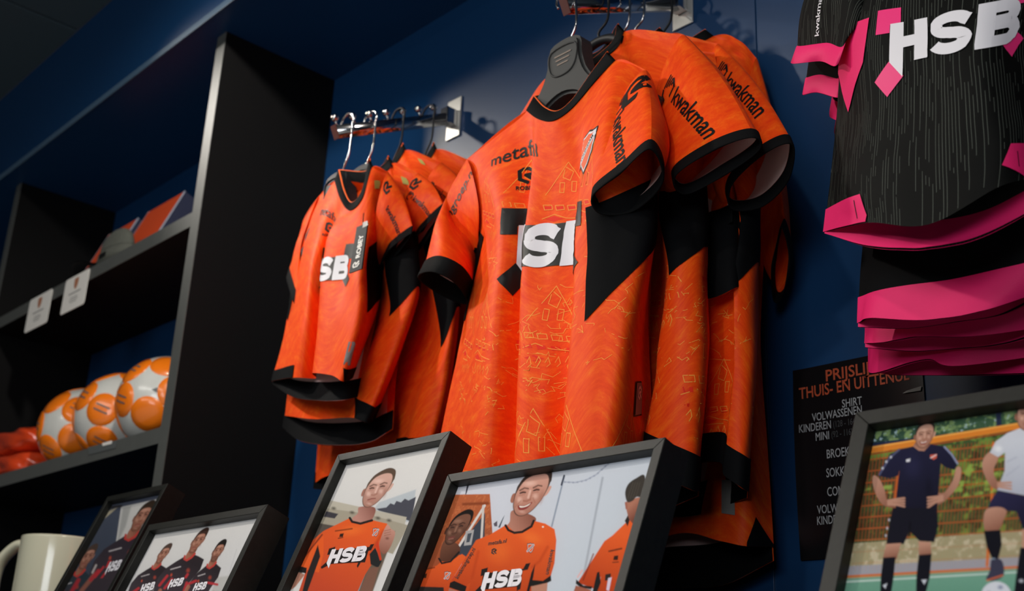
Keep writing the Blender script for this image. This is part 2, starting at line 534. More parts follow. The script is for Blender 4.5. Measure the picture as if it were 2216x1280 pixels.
class Net:
    """cloth sheet through a net of guide points (rows downwards, columns left to right)"""
    def __init__(self, rows, k=10, wr=0.0012, seed=1, flip=False):
        A = np.array(rows, float)                       # R x C x 3
        self.R, self.C = A.shape[:2]; self.k = k
        B = np.stack([crspline(A[:, j], k) for j in range(self.C)], 1)
        G = np.stack([crspline(B[i], k) for i in range(B.shape[0])], 0)
        self.flip = flip
        self.G = G
        N = self.normals()
        n, m = G.shape[:2]
        wv = smooth_noise((n, m), seed, 7) * .6 + smooth_noise((n, m), seed + 1, 3.2) * .4
        fade = np.clip(np.arange(n) / 6., 0, 1)[:, None]
        self.G = G + N * (wv * wr * fade)[..., None]
        self.N = self.normals()
        d = np.linalg.norm(np.diff(self.G, axis=1), axis=2)
        self.arc = np.concatenate([np.zeros((n, 1)), np.cumsum(d, 1)], 1)
        d = np.linalg.norm(np.diff(self.G, axis=0), axis=2)
        self.arcv = np.concatenate([np.zeros((1, m)), np.cumsum(d, 0)], 0)
    def normals(self):
        G = self.G
        du = np.gradient(G, axis=1); dv = np.gradient(G, axis=0)
        N = -np.cross(du, dv)
        N /= np.linalg.norm(N, axis=2)[..., None] + 1e-12
        return -N if self.flip else N
    def at(self, c, r):
        n, m = self.G.shape[:2]
        x = np.clip(np.asarray(c, float) * self.k, 0, m - 1.001); y = np.clip(np.asarray(r, float) * self.k, 0, n - 1.001)
        i = x.astype(int); j = y.astype(int); fx = (x - i)[..., None]; fy = (y - j)[..., None]
        def lerp(A):
            return (A[j, i] * (1 - fx) + A[j, i + 1] * fx) * (1 - fy) + (A[j + 1, i] * (1 - fx) + A[j + 1, i + 1] * fx) * fy
        p = lerp(self.G); nn = lerp(self.N); nn /= np.linalg.norm(nn, axis=-1)[..., None] + 1e-12
        return p, nn
    def metric(self, c0, r0):
        """returns map (a,b) metres right / down from guide position (c0,r0) -> (c,r)"""
        n, m = self.G.shape[:2]
        ic = min(int(c0 * self.k), m - 1); j0 = r0 * self.k
        col = self.arcv[:, ic]
        b0 = np.interp(j0, np.arange(n), col)
        def f(a, b):
            j = np.interp(np.asarray(b) + b0, col, np.arange(n))
            out = np.empty(len(j))
            for q in range(len(j)):
                jj = int(round(min(max(j[q], 0), n - 1)))
                row = self.arc[jj]
                out[q] = np.interp(a[q] + np.interp(c0 * self.k, np.arange(m), row), row, np.arange(m))
            return out / self.k, j / self.k
        return f
    def build(self, name, m, parent, off=0., rmax=None, rmin=0, trim=0):
        G = self.G + self.N * off
        j1 = G.shape[0] if rmax is None else int(rmax * self.k) + 1
        j0 = int(rmin * self.k)
        tr = slice(trim, G.shape[1] - trim)
        G = G[j0:j1, tr]; n, mm = G.shape[:2]
        uv = np.stack([self.arc[j0:j1, tr] - self.arc[j0:j1, mm // 2:mm // 2 + 1], -self.arcv[j0:j1, tr]], -1)
        uv = uv.reshape(-1, 2) + getattr(self, 'uvoff', np.zeros(2))
        idx = np.arange(n * mm).reshape(n, mm)
        q = np.stack([idx[:-1, :-1], idx[1:, :-1], idx[1:, 1:], idx[:-1, 1:]], -1).reshape(-1, 4)
        if self.flip: q = q[:, ::-1]
        return mesh(name, G.reshape(-1, 3), q, m, parent, True, uv)
    def overlay(self, name, vf, mp, m, parent, off=.0008, step=.008, ):
        V, F = cut2d(vf, step)
        c, r = mp(V[:, 0], V[:, 1])
        p, nn = self.at(c, r)
        return mesh(name, p + nn * off, F, m, parent, True, np.stack([V[:, 0], -V[:, 1]], -1))
    def patch(self, name, poly, m, parent, off=.0007):
        """patch given as polygon in (column,row) guide coordinates"""
        vf = poly2d(poly)
        V, F = cut2d(vf, .1)
        p, nn = self.at(V[:, 0], V[:, 1])
        uv = np.stack([V[:, 0] * .06, -V[:, 1] * .12], -1)
        return mesh(name, p + nn * off, F, m, parent, True, uv)

class Sleeve:
    """tube from an armhole ring to a cuff ring, rings listed top, front, underside, back"""
    def __init__(self, arm, cuff, steps=14, seg=48, wr=.002, seed=3, bulge=.012, sag=None):
        n = seg // len(arm); A = crspline(arm, n, True)
        n2 = seg // len(cuff); B = crspline(cuff, n2, True)
        k = len(A)
        # resample B to k
        t = np.linspace(0, len(B), k, endpoint=False)
        i = t.astype(int); f = (t - i)[:, None]
        B = B[i % len(B)] * (1 - f) + B[(i + 1) % len(B)] * f
        ca, cb = A.mean(0), B.mean(0)
        ax = cb - ca; self.L = np.linalg.norm(ax); ax /= self.L
        rng = np.random.RandomState(seed)
        G = []
        for s in np.linspace(0, 1, steps + 1):
            R = A * (1 - s) + B * s
            c = R.mean(0)
            rad = R - c; rad -= np.outer(rad @ ax, ax)
            rl = np.linalg.norm(rad, axis=1)[:, None] + 1e-9
            R = R + rad / rl * bulge * math.sin(math.pi * s)
            G.append(R)
        G = np.array(G)                                   # steps+1 x k x 3
        c = G.mean(1, keepdims=True); rad = G - c; rad /= np.linalg.norm(rad, axis=2)[..., None] + 1e-9
        wv = smooth_noise((steps + 1, k + 8), seed, 5)[:, :k]
        b = np.clip(np.minimum(np.arange(k), k - np.arange(k)) / 4., 0, 1)
        G = G + rad * (wv * wr * b[None] * np.sin(np.linspace(0, math.pi, steps + 1))[:, None])[..., None]
        self.G = G; self.k = k; self.steps = steps; self.ax = ax
        self.rad = rad
        d = np.linalg.norm(np.diff(np.concatenate([G, G[:, :1]], 1), axis=1), axis=2)
        self.arc = np.concatenate([np.zeros((steps + 1, 1)), np.cumsum(d, 1)], 1)
        du = np.roll(G, -1, 1) - np.roll(G, 1, 1); dv = np.gradient(G, axis=0)
        N = np.cross(du, dv); N /= np.linalg.norm(N, axis=2)[..., None] + 1e-9
        sg = np.sign(np.sum(N * rad, axis=2)); sg[sg == 0] = 1
        N = N * sg[..., None]
        self.N = N
    def build(self, name, m, parent, off=0., s0=0, s1=None):
        G = (self.G + (self.rad if off < 0 else self.N) * off)[s0:(None if s1 is None else s1 + 1)]; n, k = G.shape[:2]
        G = np.concatenate([G, G[:, :1]], 1)
        arc = self.arc[s0:s0 + n]
        uv = np.stack([arc, np.repeat(np.linspace(0, -self.L, n)[:, None], k + 1, 1)], -1).reshape(-1, 2) + 3.3
        idx = np.arange(n * (k + 1)).reshape(n, k + 1)
        q = np.stack([idx[:-1, :-1], idx[:-1, 1:], idx[1:, 1:], idx[1:, :-1]], -1).reshape(-1, 4)
        return mesh(name, G.reshape(-1, 3), q, m, parent, True, uv)
    def at(self, th, s):
        """th in ring fraction (0 top), s in 0..1 along"""
        x = (np.asarray(th, float) % 1.) * self.k; y = np.clip(np.asarray(s, float), 0, .9999) * self.steps
        i = x.astype(int) % self.k; j = y.astype(int); fx = (x - np.floor(x))[..., None]; fy = (y - j)[..., None]
        i2 = (i + 1) % self.k
        def lerp(A):
            return (A[j, i] * (1 - fx) + A[j, i2] * fx) * (1 - fy) + (A[j + 1, i] * (1 - fx) + A[j + 1, i2] * fx) * fy
        return lerp(self.G), lerp(self.N)
    def overlay(self, name, vf, th0, s0, m, parent, rot=0., off=.0006, step=.008, flip=False):
        """vf in metres: x along the sleeve (after rot), y round it, from ring position th0, s0"""
        V, F = cut2d(vf, step)
        c, s_ = math.cos(rot), math.sin(rot)
        X = V[:, 0] * c - V[:, 1] * s_; Y = V[:, 0] * s_ + V[:, 1] * c
        i0 = int((th0 % 1.) * self.k) % self.k
        gl = np.concatenate([[0], np.cumsum(np.linalg.norm(np.diff(self.G[:, i0], axis=0), axis=1))])
        srow = np.interp(X + s0 * gl[-1], gl, np.arange(self.steps + 1))
        th = np.empty(len(V)); sg = -1 if flip else 1
        for q_ in range(len(V)):
            row = self.arc[int(round(srow[q_]))]
            a0 = np.interp((th0 % 1.) * self.k, np.arange(self.k + 1), row)
            th[q_] = np.interp((a0 + sg * Y[q_]) % row[-1], row, np.arange(self.k + 1)) / self.k
        p, nn = self.at(th, srow / self.steps)
        return mesh(name, p + nn * off, F, m, parent, True)
    def patch(self, name, poly, m, parent, off=.0008):
        V, F = cut2d(poly2d(poly), .05)
        p, nn = self.at(V[:, 0], V[:, 1])
        return mesh(name, p + nn * off, F, m, parent, True)

# ------------------------------------------------------------------ emblems (flat prints)
def arc2(cx, cy, rx, ry, a0, a1, n=14):
    return [(cx + rx * math.cos(math.radians(a0 + (a1 - a0) * i / n)), cy + ry * math.sin(math.radians(a0 + (a1 - a0) * i / n))) for i in range(n + 1)]

def hsb_letters():
    """the three white letters, x 0..2.75, y -.32..1"""
    Hl = poly2d([(0, 1), (.34, 1), (.34, .62), (.60, .62), (.60, 1), (.90, 1), (.90, 0), (.60, 0), (.60, .35), (.34, .35), (.34, -.30), (0, .08)])
    S = stroke2d([(.0, 0), ] and
                 [(1.76, .74)] + arc2(1.40, .73, .30, .155, 20, 170, 10) + arc2(1.37, .63, .27, .12, 180, 265, 6) +
                 [(1.45, .49)] + arc2(1.46, .34, .26, .15, 80, -20, 8) + arc2(1.38, .28, .33, .15, -30, -165, 10), .26)
    B1 = poly2d([(1.92, 0), (2.24, 0), (2.24, 1), (1.92, 1)])
    B2 = stroke2d([(2.2, .875), (2.45, .875)] + arc2(2.45, .72, .17, .155, 80, -80, 8) + [(2.2, .565)], .25)
    B3 = stroke2d([(2.2, .50), (2.50, .50)] + arc2(2.50, .315, .19, .19, 80, -80, 8) + [(2.2, .125)], .25)
    return join2d(Hl, S, B1, B2, B3)

def hsb_block():
    """dark backing of the letters"""
    return poly2d([(.30, .98), (.30, .02), (2.5, .02), (2.6, .3), (2.6, .7), (2.5, .98)])

def hsb_squares():
    a = poly2d([(-.42, 1.42), (.26, 1.42), (.26, .98), (-.02, .98), (-.02, .78), (-.42, .78)])
    b = poly2d([(-.02, .10), (.36, -.28), (-.03, -.66), (-.42, -.28)])
    c_ = poly2d([(2.35, 1.42), (2.95, 1.42), (2.95, .85), (2.72, .85), (2.60, .98), (2.35, .98)])
    d = poly2d([(2.45, .02), (2.72, .30), (3.0, .02), (2.72, -.34)])
    return [a, b, c_, d]

def seg2d(pts, w, ext=.38):
    """chain of overlapping bars, no mitres"""
    parts = []
    p = np.asarray(pts, float)
    for i in range(len(p) - 1):
        d = p[i + 1] - p[i]; d /= np.linalg.norm(d); n = np.array([-d[1], d[0]]) * w / 2
        a = p[i] - d * w * ext; b = p[i + 1] + d * w * ext
        c = d * w * .14
        parts.append(poly2d([a - n + c, a - n * .6, a + n * .6, a + n + c, b + n - c, b + n * .6, b - n * .6, b - n - c]))
    return join2d(*parts)

def robey_mark():
    """angular R badge in a unit box: a folded bar with two slanting feet"""
    return join2d(seg2d([(.50, .02), (.13, .22), (.13, .80), (.36, .93), (.62, .93), (.88, .74), (.80, .56), (.44, .50), (.90, .10)], .21))

def robey_badge():
    t = xf2d(text2d('ROBEY', .03), .34, off=(-.08, -.46), sx=.95)
    return join2d(robey_mark(), t)

def kwak_icon():
    """striped broken globe"""
    parts = []
    for i in range(4):
        x = .10 + i * .16
        parts.append(poly2d([(x, .35 + .1 * i), (x + .09, .35 + .1 * i), (x + .16, 1.0 - .02 * i), (x + .07, .95 - .02 * i)]))
    parts.append(poly2d([(.62, 1.0), (1.0, .72), (.92, .62), (.60, .86)]))
    parts.append(poly2d([(.96, .70), (.92, .25), (.82, .30), (.86, .62)]))
    parts.append(poly2d([(.05, .30), (.18, .33), (.30, .12), (.62, .06), (.60, -.06), (.22, -.02)]))
    return join2d(*parts)

def shield(scale=1.):
    base = [(-.42, .62), (-.2, .60), (0, .68), (.2, .60), (.42, .62), (.44, .3), (.40, -.1), (.25, -.45), (0, -.68), (-.25, -.45), (-.40, -.1), (-.44, .3)]
    return [(x * scale, y * scale) for x, y in base]

def house_lines(seed=0):
    """the fine line drawing of gabled houses, boats and water printed on the cloth (metres, y up)"""
    r = random.Random(seed)
    parts = []
    w_ = .0011
    def L(*p): parts.append(stroke2d(p, w_))
    for hx in (-.15, -.05, .06, .14):
        y0 = r.uniform(-.01, .01); wd = .038; ht = .05
        L((hx - wd, y0 + .01), (hx, y0 + ht + .012), (hx + wd, y0))
        L((hx - .006, y0 + ht), (hx - .009, y0 + ht - .014), (hx + .003, y0 + ht - .02), (hx + .008, y0 + ht - .006), (hx - .004, y0 + ht + .004))
        for k in (-.014, .006):
            L((hx + k, y0 + .012), (hx + k, y0 + .028), (hx + k + .008, y0 + .027), (hx + k + .007, y0 + .011), (hx + k, y0 + .012))
        for k in range(4):
            x = hx - .04 + k * .02; y = y0 - .006 - .002 * k
            L((x, y), (x + .014, y - .001), (x + .016, y - .008), (x + .003, y - .008), (x, y))
        L((hx - .04, y0 - .028), (hx - .02, y0 - .022), (hx, y0 - .03), (hx + .03, y0 - .034))
        L((hx - .03, y0 - .036), (hx + .01, y0 - .038))
        for k in range(5):
            x = hx - .03 + k * .013; y = y0 - .05
            L((x, y), (x + .004, y + r.uniform(.004, .009)), (x + .007, y + r.uniform(-.002, .004)), (x + .004, y - .006))
        for k in range(7):
            x = hx - .035 + r.uniform(0, .07); y = y0 - .07 - r.uniform(0, .03)
            L((x, y), (x + r.uniform(.005, .02), y + r.uniform(-.003, .003)), (x + r.uniform(.0, .012), y - r.uniform(.002, .008)))
    return join2d(*parts)

def house_fills(seed=0):
    """the small red shapes of the same drawing"""
    r = random.Random(seed); parts = []
    for hx in (-.15, -.05, .06, .14):
        y0 = r.uniform(-.01, .01)
        for k in range(4):
            x = hx - .04 + k * .02; y = y0 - .006 - .002 * k
            parts.append(poly2d([(x + .001, y - .001), (x + .0135, y - .0018), (x + .015, y - .0072), (x + .0035, y - .0072)]))
        parts.append(poly2d([(hx - .035, y0 - .027), (hx - .02, y0 - .023), (hx - .005, y0 - .029), (hx - .02, y0 - .032)]))
    return join2d(*parts)

def scribble(seed=0):
    r = random.Random(seed); parts = []
    for k in range(46):
        x = r.uniform(-.18, .18); y = r.gauss(0, .022)
        p = [(x, y)]
        for q in range(r.randint(2, 4)):
            p.append((p[-1][0] + r.uniform(-.004, .014), p[-1][1] + r.uniform(-.007, .007)))
        parts.append(stroke2d(p, .0008))
    return join2d(*parts)

# ------------------------------------------------------------------ hangers
def hook_path(base, top, r=.021, drop=.05, lean=0.):
    """wire hook: straight up from base, S-bend, round over the arm at 'top' (arm axis point)"""
    b = np.array(base, float); t = np.array(top, float)
    pts = [b, b + [0, 0, .012]]
    lo = t + [r * .95, 0, -r * 1.1]
    pts += [b * .45 + lo * .55 + [r * .30, 0, 0], ]
    for a in np.linspace(-25, 215, 13):
        pts.append(t + [r * math.cos(math.radians(a)), 0, r * math.sin(math.radians(a)) + r * .15])
    return crspline(pts, 4)

def make_hanger(label, neck, half, top, kind='plate', tilt=0.):
    """neck: world point at the hook root; half: half width; top: world point on the display arm"""
    neck = np.array(neck, float)
    root = empty('clothes_hanger', neck, label, 'hanger', 'hangers on the display arms')
    if kind in ('plate', 'blackplate'):
        m = M['greyplastic'] if kind == 'plate' else M['blackplastic']
        # front outline (x, z): central plate flowing into sloping shoulders, arch cut out underneath
        out = [(-.030, .004), (0.0, .012), (.030, .004), (.036, -.030), (.050, -.062), (.085, -.095), (half, -.135), (half + .006, -.150),
               (half - .01, -.160), (.085, -.125), (.052, -.112), (.028, -.092), (0, -.084), (-.028, -.092), (-.052, -.112), (-.085, -.125), (-half + .01, -.160),
               (-half - .006, -.150), (-half, -.135), (-.085, -.095), (-.050, -.062), (-.036, -.030)]
        out = crspline(out, 3, True)
        bm = bmesh.new()
        th = .016
        vs = [bm.verts.new((neck[0] + x, neck[1] - th, neck[2] + z)) for x, z in out]
        fc = bm.faces.new(vs)
        r = bmesh.ops.extrude_face_region(bm, geom=[fc])
        nv = [g for g in r['geom'] if isinstance(g, bmesh.types.BMVert)]
        for v in nv: v.co.y += 2 * th
        bmesh.ops.recalc_face_normals(bm, faces=bm.faces)
        es = [e_ for e_ in bm.edges if abs(e_.verts[0].co.y - e_.verts[1].co.y) < 1e-6 and len(e_.link_faces) == 2]
        bmesh.ops.bevel(bm, geom=es, offset=.0045, segments=2, affect='EDGES')
        bmesh.ops.triangulate(bm, faces=[x for x in bm.faces if len(x.verts) > 4])
        body = from_bm('hanger_body', bm, m, root)
        # recessed name plate on the centre
        fr = crspline([(-.024, -.006), (.024, -.006), (.027, -.034), (.014, -.050), (-.014, -.050), (-.027, -.034)], 4, True)
        tube('name_plate_rim', [(neck[0] + x, neck[1] - th - .0005, neck[2] + z) for x, z in fr], .0016, m, root, 8, True)
        if kind == 'plate':
            for i in range(3):
                z = neck[2] - .018 - i * .0075; wdt = .017 - .003 * i
                mesh('maker_print', [(neck[0] - wdt, neck[1] - th - .0008, z), (neck[0] + wdt, neck[1] - th - .0008, z),
                                     (neck[0] + wdt, neck[1] - th - .0008, z + .0022), (neck[0] - wdt, neck[1] - th - .0008, z + .0022)],
                     [(0, 1, 2, 3)], M['copper'], root)
    else:
        p = [(-half, -.15), (-half * .75, -.105), (-.06, -.03), (-.02, -.003), (.02, -.003), (.06, -.03), (half * .75, -.105), (half, -.15)]
        top_ = crspline([(neck[0] + x, neck[1], neck[2] + z) for x, z in p], 6)
        tube('hanger_body', top_, .0075, M['blackplastic'], root)
        tube('trouser_bar', crspline([(neck[0] + x, neck[1], neck[2] + z) for x, z in [(-half, -.15), (-half * .8, -.165), (0, -.168), (half * .8, -.165), (half, -.15)]], 5), .004, M['blackplastic'], root)
        # curved brace under the hook
        tube('brace', crspline([(neck[0] + x, neck[1], neck[2] + z) for x, z in [(-.05, -.045), (-.03, -.055), (0, -.035), (.03, -.055), (.05, -.045)]], 5), .004, M['blackplastic'], root)
    hm = M['chrome'] if kind in ('plate', 'blackplate', 'wire') else M['blackplastic']
    tube('hook', hook_path(neck + [0, 0, .006], top), .0021, hm, root, 8)
    return root
# ================================================================== display rails (sloping rails with ball stops)
def display_arm(label, X, zw=ZC + 1.157, yt=1.064, zt=ZC + 1.013):
    e = empty('display_rail', (X, D, zw), label, 'display rail', 'chrome display rails')
    a = np.array([X, D - .012, zw - .006]); b = np.array([X, yt, zt])
    d = (b - a) / np.linalg.norm(b - a)
    nrm = np.cross(d, [1, 0, 0]); nrm /= np.linalg.norm(nrm)
    if nrm[2] < 0: nrm = -nrm
    # rectangular tube
    bm = bmesh.new()
    hw, hh = .0065, .0125
    vs = []
    for p in (a, b):
        for sx, sn in ((-1, -1), (1, -1), (1, 1), (-1, 1)):
            vs.append(bm.verts.new(p + np.array([sx * hw, 0, 0]) + nrm * sn * hh))
    for q in ((0, 1, 5, 4), (1, 2, 6, 5), (2, 3, 7, 6), (3, 0, 4, 7)):
        bm.faces.new([vs[i] for i in q])
    bm.faces.new(vs[:4]); bm.faces.new(vs[4:])
    bmesh.ops.recalc_face_normals(bm, faces=bm.faces)
    bmesh.ops.bevel(bm, geom=bm.edges[:], offset=.002, segments=2, affect='EDGES')
    from_bm('rail', bm, M['chrome'], e, True)
    # end cap
    bm = bmesh.new(); vs = []
    for p in (b + d * .0004, b + d * .0022):
        for sx, sn in ((-1, -1), (1, -1), (1, 1), (-1, 1)):
            vs.append(bm.verts.new(p + np.array([sx * (hw + .001), 0, 0]) + nrm * sn * (hh + .001)))
    for q in ((0, 1, 5, 4), (1, 2, 6, 5), (2, 3, 7, 6), (3, 0, 4, 7), (0, 3, 2, 1), (4, 5, 6, 7)):
        bm.faces.new([vs[i] for i in q])
    bmesh.ops.recalc_face_normals(bm, faces=bm.faces)
    from_bm('end_cap', bm, M['brown'], e)
    # ball pegs along the top
    L = np.linalg.norm(b - a)
    for k in range(7):
        p = a + d * (L - .008 - k * .0435) + nrm * hh
        V, F = tube_mesh([p, p + nrm * .010], .0028, 8)
        bm = bmesh.new()
        bvs = [bm.verts.new(v) for v in V]
        for q in F: bm.faces.new([bvs[i] for i in q])
        r = bmesh.ops.create_uvsphere(bm, u_segments=14, v_segments=8, radius=.0078)
        bmesh.ops.translate(bm, verts=r['verts'], vec=p + nrm * .015)
        from_bm('ball_peg', bm, M['chrome'], e, True)
    # wall plate, tilted collar
    bm = bmesh.new(); add_box(bm, (X - .022, D - .004, zw - .048), (X + .022, D - .0005, zw + .044), .0012)
    from_bm('wall_plate', bm, M['steel'], e)
    bm = bmesh.new(); add_box(bm, (X - .012, D - .03, zw - .022), (X + .012, D - .0045, zw + .014), .002)
    from_bm('collar', bm, M['chrome'], e)
    return a, b
ARMS = {}
ARMS['A'] = display_arm('chrome display rail carrying the small orange shirts beside the black upright', -1.687)
ARMS['B'] = display_arm('chrome display rail at the top carrying the large orange shirts', -1.0787)
ARMS['C'] = display_arm('chrome display rail above the black and pink shirts', -.470)
def arm_point(k, Y):
    a, b = ARMS[k]
    t = (Y - a[1]) / (b[1] - a[1])
    p = a + (b - a) * t
    return p + np.array([0, 0, .012])
# ================================================================== shirts
def q(x, y, z):
    return np.array([x, y, ZC + z])
def h(x, y, ref):
    return np.array([x, y, ref[2]])

SCHEME = {
    'orange': dict(body='orange', accent='blackcloth', rib='ribbed', lining='lining', trim='orangetrim', ink='printblack'),
    'blackplain': dict(body='blackcloth', accent='pinkcloth', rib='pinkcloth', lining='blacklining', trim='pinkcloth', ink='printwhite'),
    'black': dict(body='pinstripe', accent='pinkcloth', rib='pinkcloth', lining='blacklining', trim='pinkcloth', ink='printwhite'),
}

def band_ring(name, ring, n, ln, m, parent, th=.0016, taper=1.0):
    """knitted cuff band with thickness: from the seam ring along n for length ln"""
    R = np.asarray(ring); k = len(R)
    c = R.mean(0); rad = R - c; rl = np.linalg.norm(rad, axis=1)[:, None] + 1e-9
    o = rad / rl * th
    E = c + rad * taper + n * ln
    loops = [R + o * .3, R + o + n * .002, E + o, E + n * .0012, E - o, R - o]
    V = np.concatenate(loops); F = []
    for a in range(len(loops) - 1):
        for i in range(k):
            j = (i + 1) % k
            F.append((a * k + i, a * k + j, (a + 1) * k + j, (a + 1) * k + i))
    return mesh(name, V, F, m, parent, True)

def shirt(label, group, scheme, rows, nl, nr, sleeves, panels=(), hem=(), back_drop=.028, back_depth=.012,
          back_hem=None, seed=1, hem_h=.034, wr=.0011, uvoff=(0, 0), collar=True, cat='shirt', name='football_shirt'):
    sc = SCHEME[scheme]
    rows = np.array(rows, float)
    R, C = rows.shape[:2]
    base = rows[-1].mean(0); base = np.array([base[0], base[1], rows[-1][:, 2].min()])
    root = empty(name, base, label, cat, group)
    F = Net(rows, 10, wr, seed); F.uvoff = np.array(uvoff, float)
    F.build('front_panel', M[sc['body']], root)
    # back sheet
    Lb, Rb = rows[:, 0], rows[:, -1]
    br = []
    for i in range(R):
        t = np.array([0, .25, .5, .75, 1.])[:, None]
        line = Lb[i] * (1 - t) + Rb[i] * t
        line[:, 1] = np.maximum(line[:, 1], rows[i][:, 1].max() - .0) 
        line[0] = Lb[i]; line[-1] = Rb[i]
        line[1:4, 1] += back_depth * np.array([.7, 1, .7])
        if i == 0:
            line[1] = rows[0][nl]; line[3] = rows[0][nr]
            line[2] = (rows[0][nl] + rows[0][nr]) / 2 + np.array([0, .035, -.004])
        br.append(line)
    br = np.array(br)
    if back_hem is not None:
        br[-1] = np.array(back_hem)
    else:
        br[-1][:, 2] -= back_drop * np.array([.4, 1, 1, 1, .4])
    B = Net(br, 10, wr, seed + 5, flip=True); B.uvoff = np.array([1.7, .3])
    B.build('back_panel', M[sc['body']], root)
    B.build('back_lining', M[sc['lining']], root, -.0014, None, .5, 3)
    ln = B.arcv[-1].mean()
    rr = (R - 1) - hem_h / (ln / (R - 1))
    for nm, off in (('back_hem_band', -.0022), ('back_hem_band', .0012)):
        B.patch(nm, [(0, rr), (4, rr), (4, R - 1.0), (0, R - 1.0)], M[sc['accent']], root, off)
    # collar
    if collar:
        nf = rows[0][nl:nr + 1]
        k = 8
        fr = crspline(nf, k)
        bk = crspline([nf[-1], br[0][2], nf[0]], k * 2)[1:-1]
        ring = np.concatenate([fr, bk])
        c = (nf[0] + nf[-1]) / 2
        inn = ring + (c - ring) * np.array([.17, .24, .0]) + np.array([0, 0, .019])
        th = np.array([0, -.0018, 0])
        V = np.concatenate([ring + th, inn + th, inn - th, ring - th]); n_ = len(ring); Fc = []
        for a in range(3):
            for i in range(n_):
                j = (i + 1) % n_
                Fc.append((a * n_ + i, a * n_ + j, (a + 1) * n_ + j, (a + 1) * n_ + i))
        cl = mesh('collar', V, Fc, M[sc['rib']] if scheme == 'orange' else M['blackcloth'], root, True)
        tube('collar_piping', inn, .0016, M[sc['trim']], cl, 6, True)
    for pl in panels:
        F.patch('side_panel', pl, M[sc['accent']], root, .0013)
    for pl in hem:
        F.patch('hem_band', pl, M[sc['accent']], root, .0014)
        F.patch('hem_band', pl, M[sc['accent']], root, -.0022)
    S = []
    for sp in sleeves:
        arm = [np.array(p) for p in sp['arm']]
        n = np.array(sp.get('n', (.35, -.4, -.85)), float); n /= np.linalg.norm(n)
        if 'px' in sp:
            c = P(*sp['c'])
            ring = [Pplane(u, v, c, n) for u, v in sp['px']]
        elif 'pts' in sp:
            ring = sp['pts']
        else:                                            # hanging limply beside the body
            a0 = np.mean(arm, 0); d = np.array(sp['hang'], float)
            e1 = np.array([0, 1., 0]); e2 = np.cross(n, e1)
            ring = [a0 + d + e1 * .055 * math.sin(t) * -1 + e2 * .022 * math.cos(t) for t in np.linspace(0, 2 * math.pi, 6, endpoint=False)]
        ln_c = sp.get('cuff', .022)
        seam = [np.array(p) - n * ln_c for p in ring]
        sl = Sleeve(arm, seam, seed=seed + 11, wr=sp.get('wr', .003), bulge=sp.get('bulge', .008))
        so = sl.build('sleeve', M[sc['body']], root)
        sl.build('sleeve_lining', M[sp.get('lining', sc['lining'])], so, -.0022, 8)
        band_ring('cuff', sl.G[-1], n, ln_c, M[sc['rib']], so)
        for pl in sp.get('patch', ()):
            sl.patch('sleeve_panel', pl, M[sc['accent']], so, .0009)
            sl.patch('sleeve_panel', pl, M[sc['accent']], so, -.0024)
        sl.ob = so
        S.append(sl)
    return root, F, B, S

def put(net, root, name, vf, ref, m, step=.008, off=.0006, k=1.):
    """flat print, y up in metres, placed on a sheet at guide position ref (column,row)"""
    f = net.metric(*ref)
    v, fc = vf
    v = np.array(v); v[:, 1] *= -1
    return net.overlay(name, (v, fc), f, m, root, off, step)

def chest_prints(net, root, hsb_ref, s, style='orange', slope=0.0, logos=True, refs=None, houses=()):
    if style == 'orange':
        put(net, root, 'sponsor_backing', xf2d(join2d(hsb_block()), s, off=(0, -s * .5), slope=slope), hsb_ref, M['printblack'], off=.0010)
        for sq in hsb_squares():
            put(net, root, 'sponsor_square', xf2d(sq, s, off=(0, -s * .5), slope=slope), hsb_ref, M['printblack'], off=.0010)
    else:
        for sq in hsb_squares():
            put(net, root, 'sponsor_square', xf2d(sq, s, off=(0, -s * .5), slope=slope), hsb_ref, M['printpink'], off=.0009)
    put(net, root, 'sponsor_letters', xf2d(hsb_letters(), s, off=(0, -s * .5), slope=slope), hsb_ref, M['printwhite'], off=.0014)
    refs = refs or {}
    if 'metafa' in refs:
        put(net, root, 'sponsor_name', xf2d(text2d('metafa.nl', .012), .036 * s / .062, slope=slope), refs['metafa'], M['printblack'])
    if 'robey' in refs:
        put(net, root, 'maker_badge', xf2d(robey_badge(), .028 * s / .062, slope=slope), refs['robey'], M['printblack'])
    if 'crest' in refs:
        k = .052 * s / .062
        c0 = put(net, root, 'crest', xf2d(poly2d(shield(k * 1.08)), 1), refs['crest'], M['printblack'], off=.0006)
        put(net, root, 'crest_field', xf2d(poly2d(shield(k * .97)), 1), refs['crest'], M['printwhite'], off=.0008)
        put(net, root, 'crest_field', xf2d(poly2d(shield(k * .86)), 1), refs['crest'], M['crestorange'], off=.0010)
        put(net, root, 'crest_band', xf2d(poly2d([(-.5 * k, -.36 * k), (-.42 * k, -.58 * k), (.48 * k, .42 * k), (.42 * k, .62 * k)]), 1), refs['crest'], M['printwhite'], off=.0012)
        tx = text2d('FC VOLENDAM', .01); wd = tx[0][:, 0].max()
        put(net, root, 'crest_lettering', xf2d(tx, 1.15 * k / wd, rot=.84, off=(-.40 * k, -.48 * k)), refs['crest'], M['printblack'], off=.0014)

def house_print(net, root, refs, seed=0):
    for i, r in enumerate(refs):
        put(net, root, 'house_drawing', house_lines(seed + i) if r[2] == 'h' else scribble(seed + i), r[:2], M['printyellow'], off=.00035, step=.02)['kind'] = 'stuff'
        if r[2] == 'h':
            put(net, root, 'house_drawing_fill', house_fills(seed + i), r[:2], M['printred'], off=.0002, step=.02)['kind'] = 'stuff'

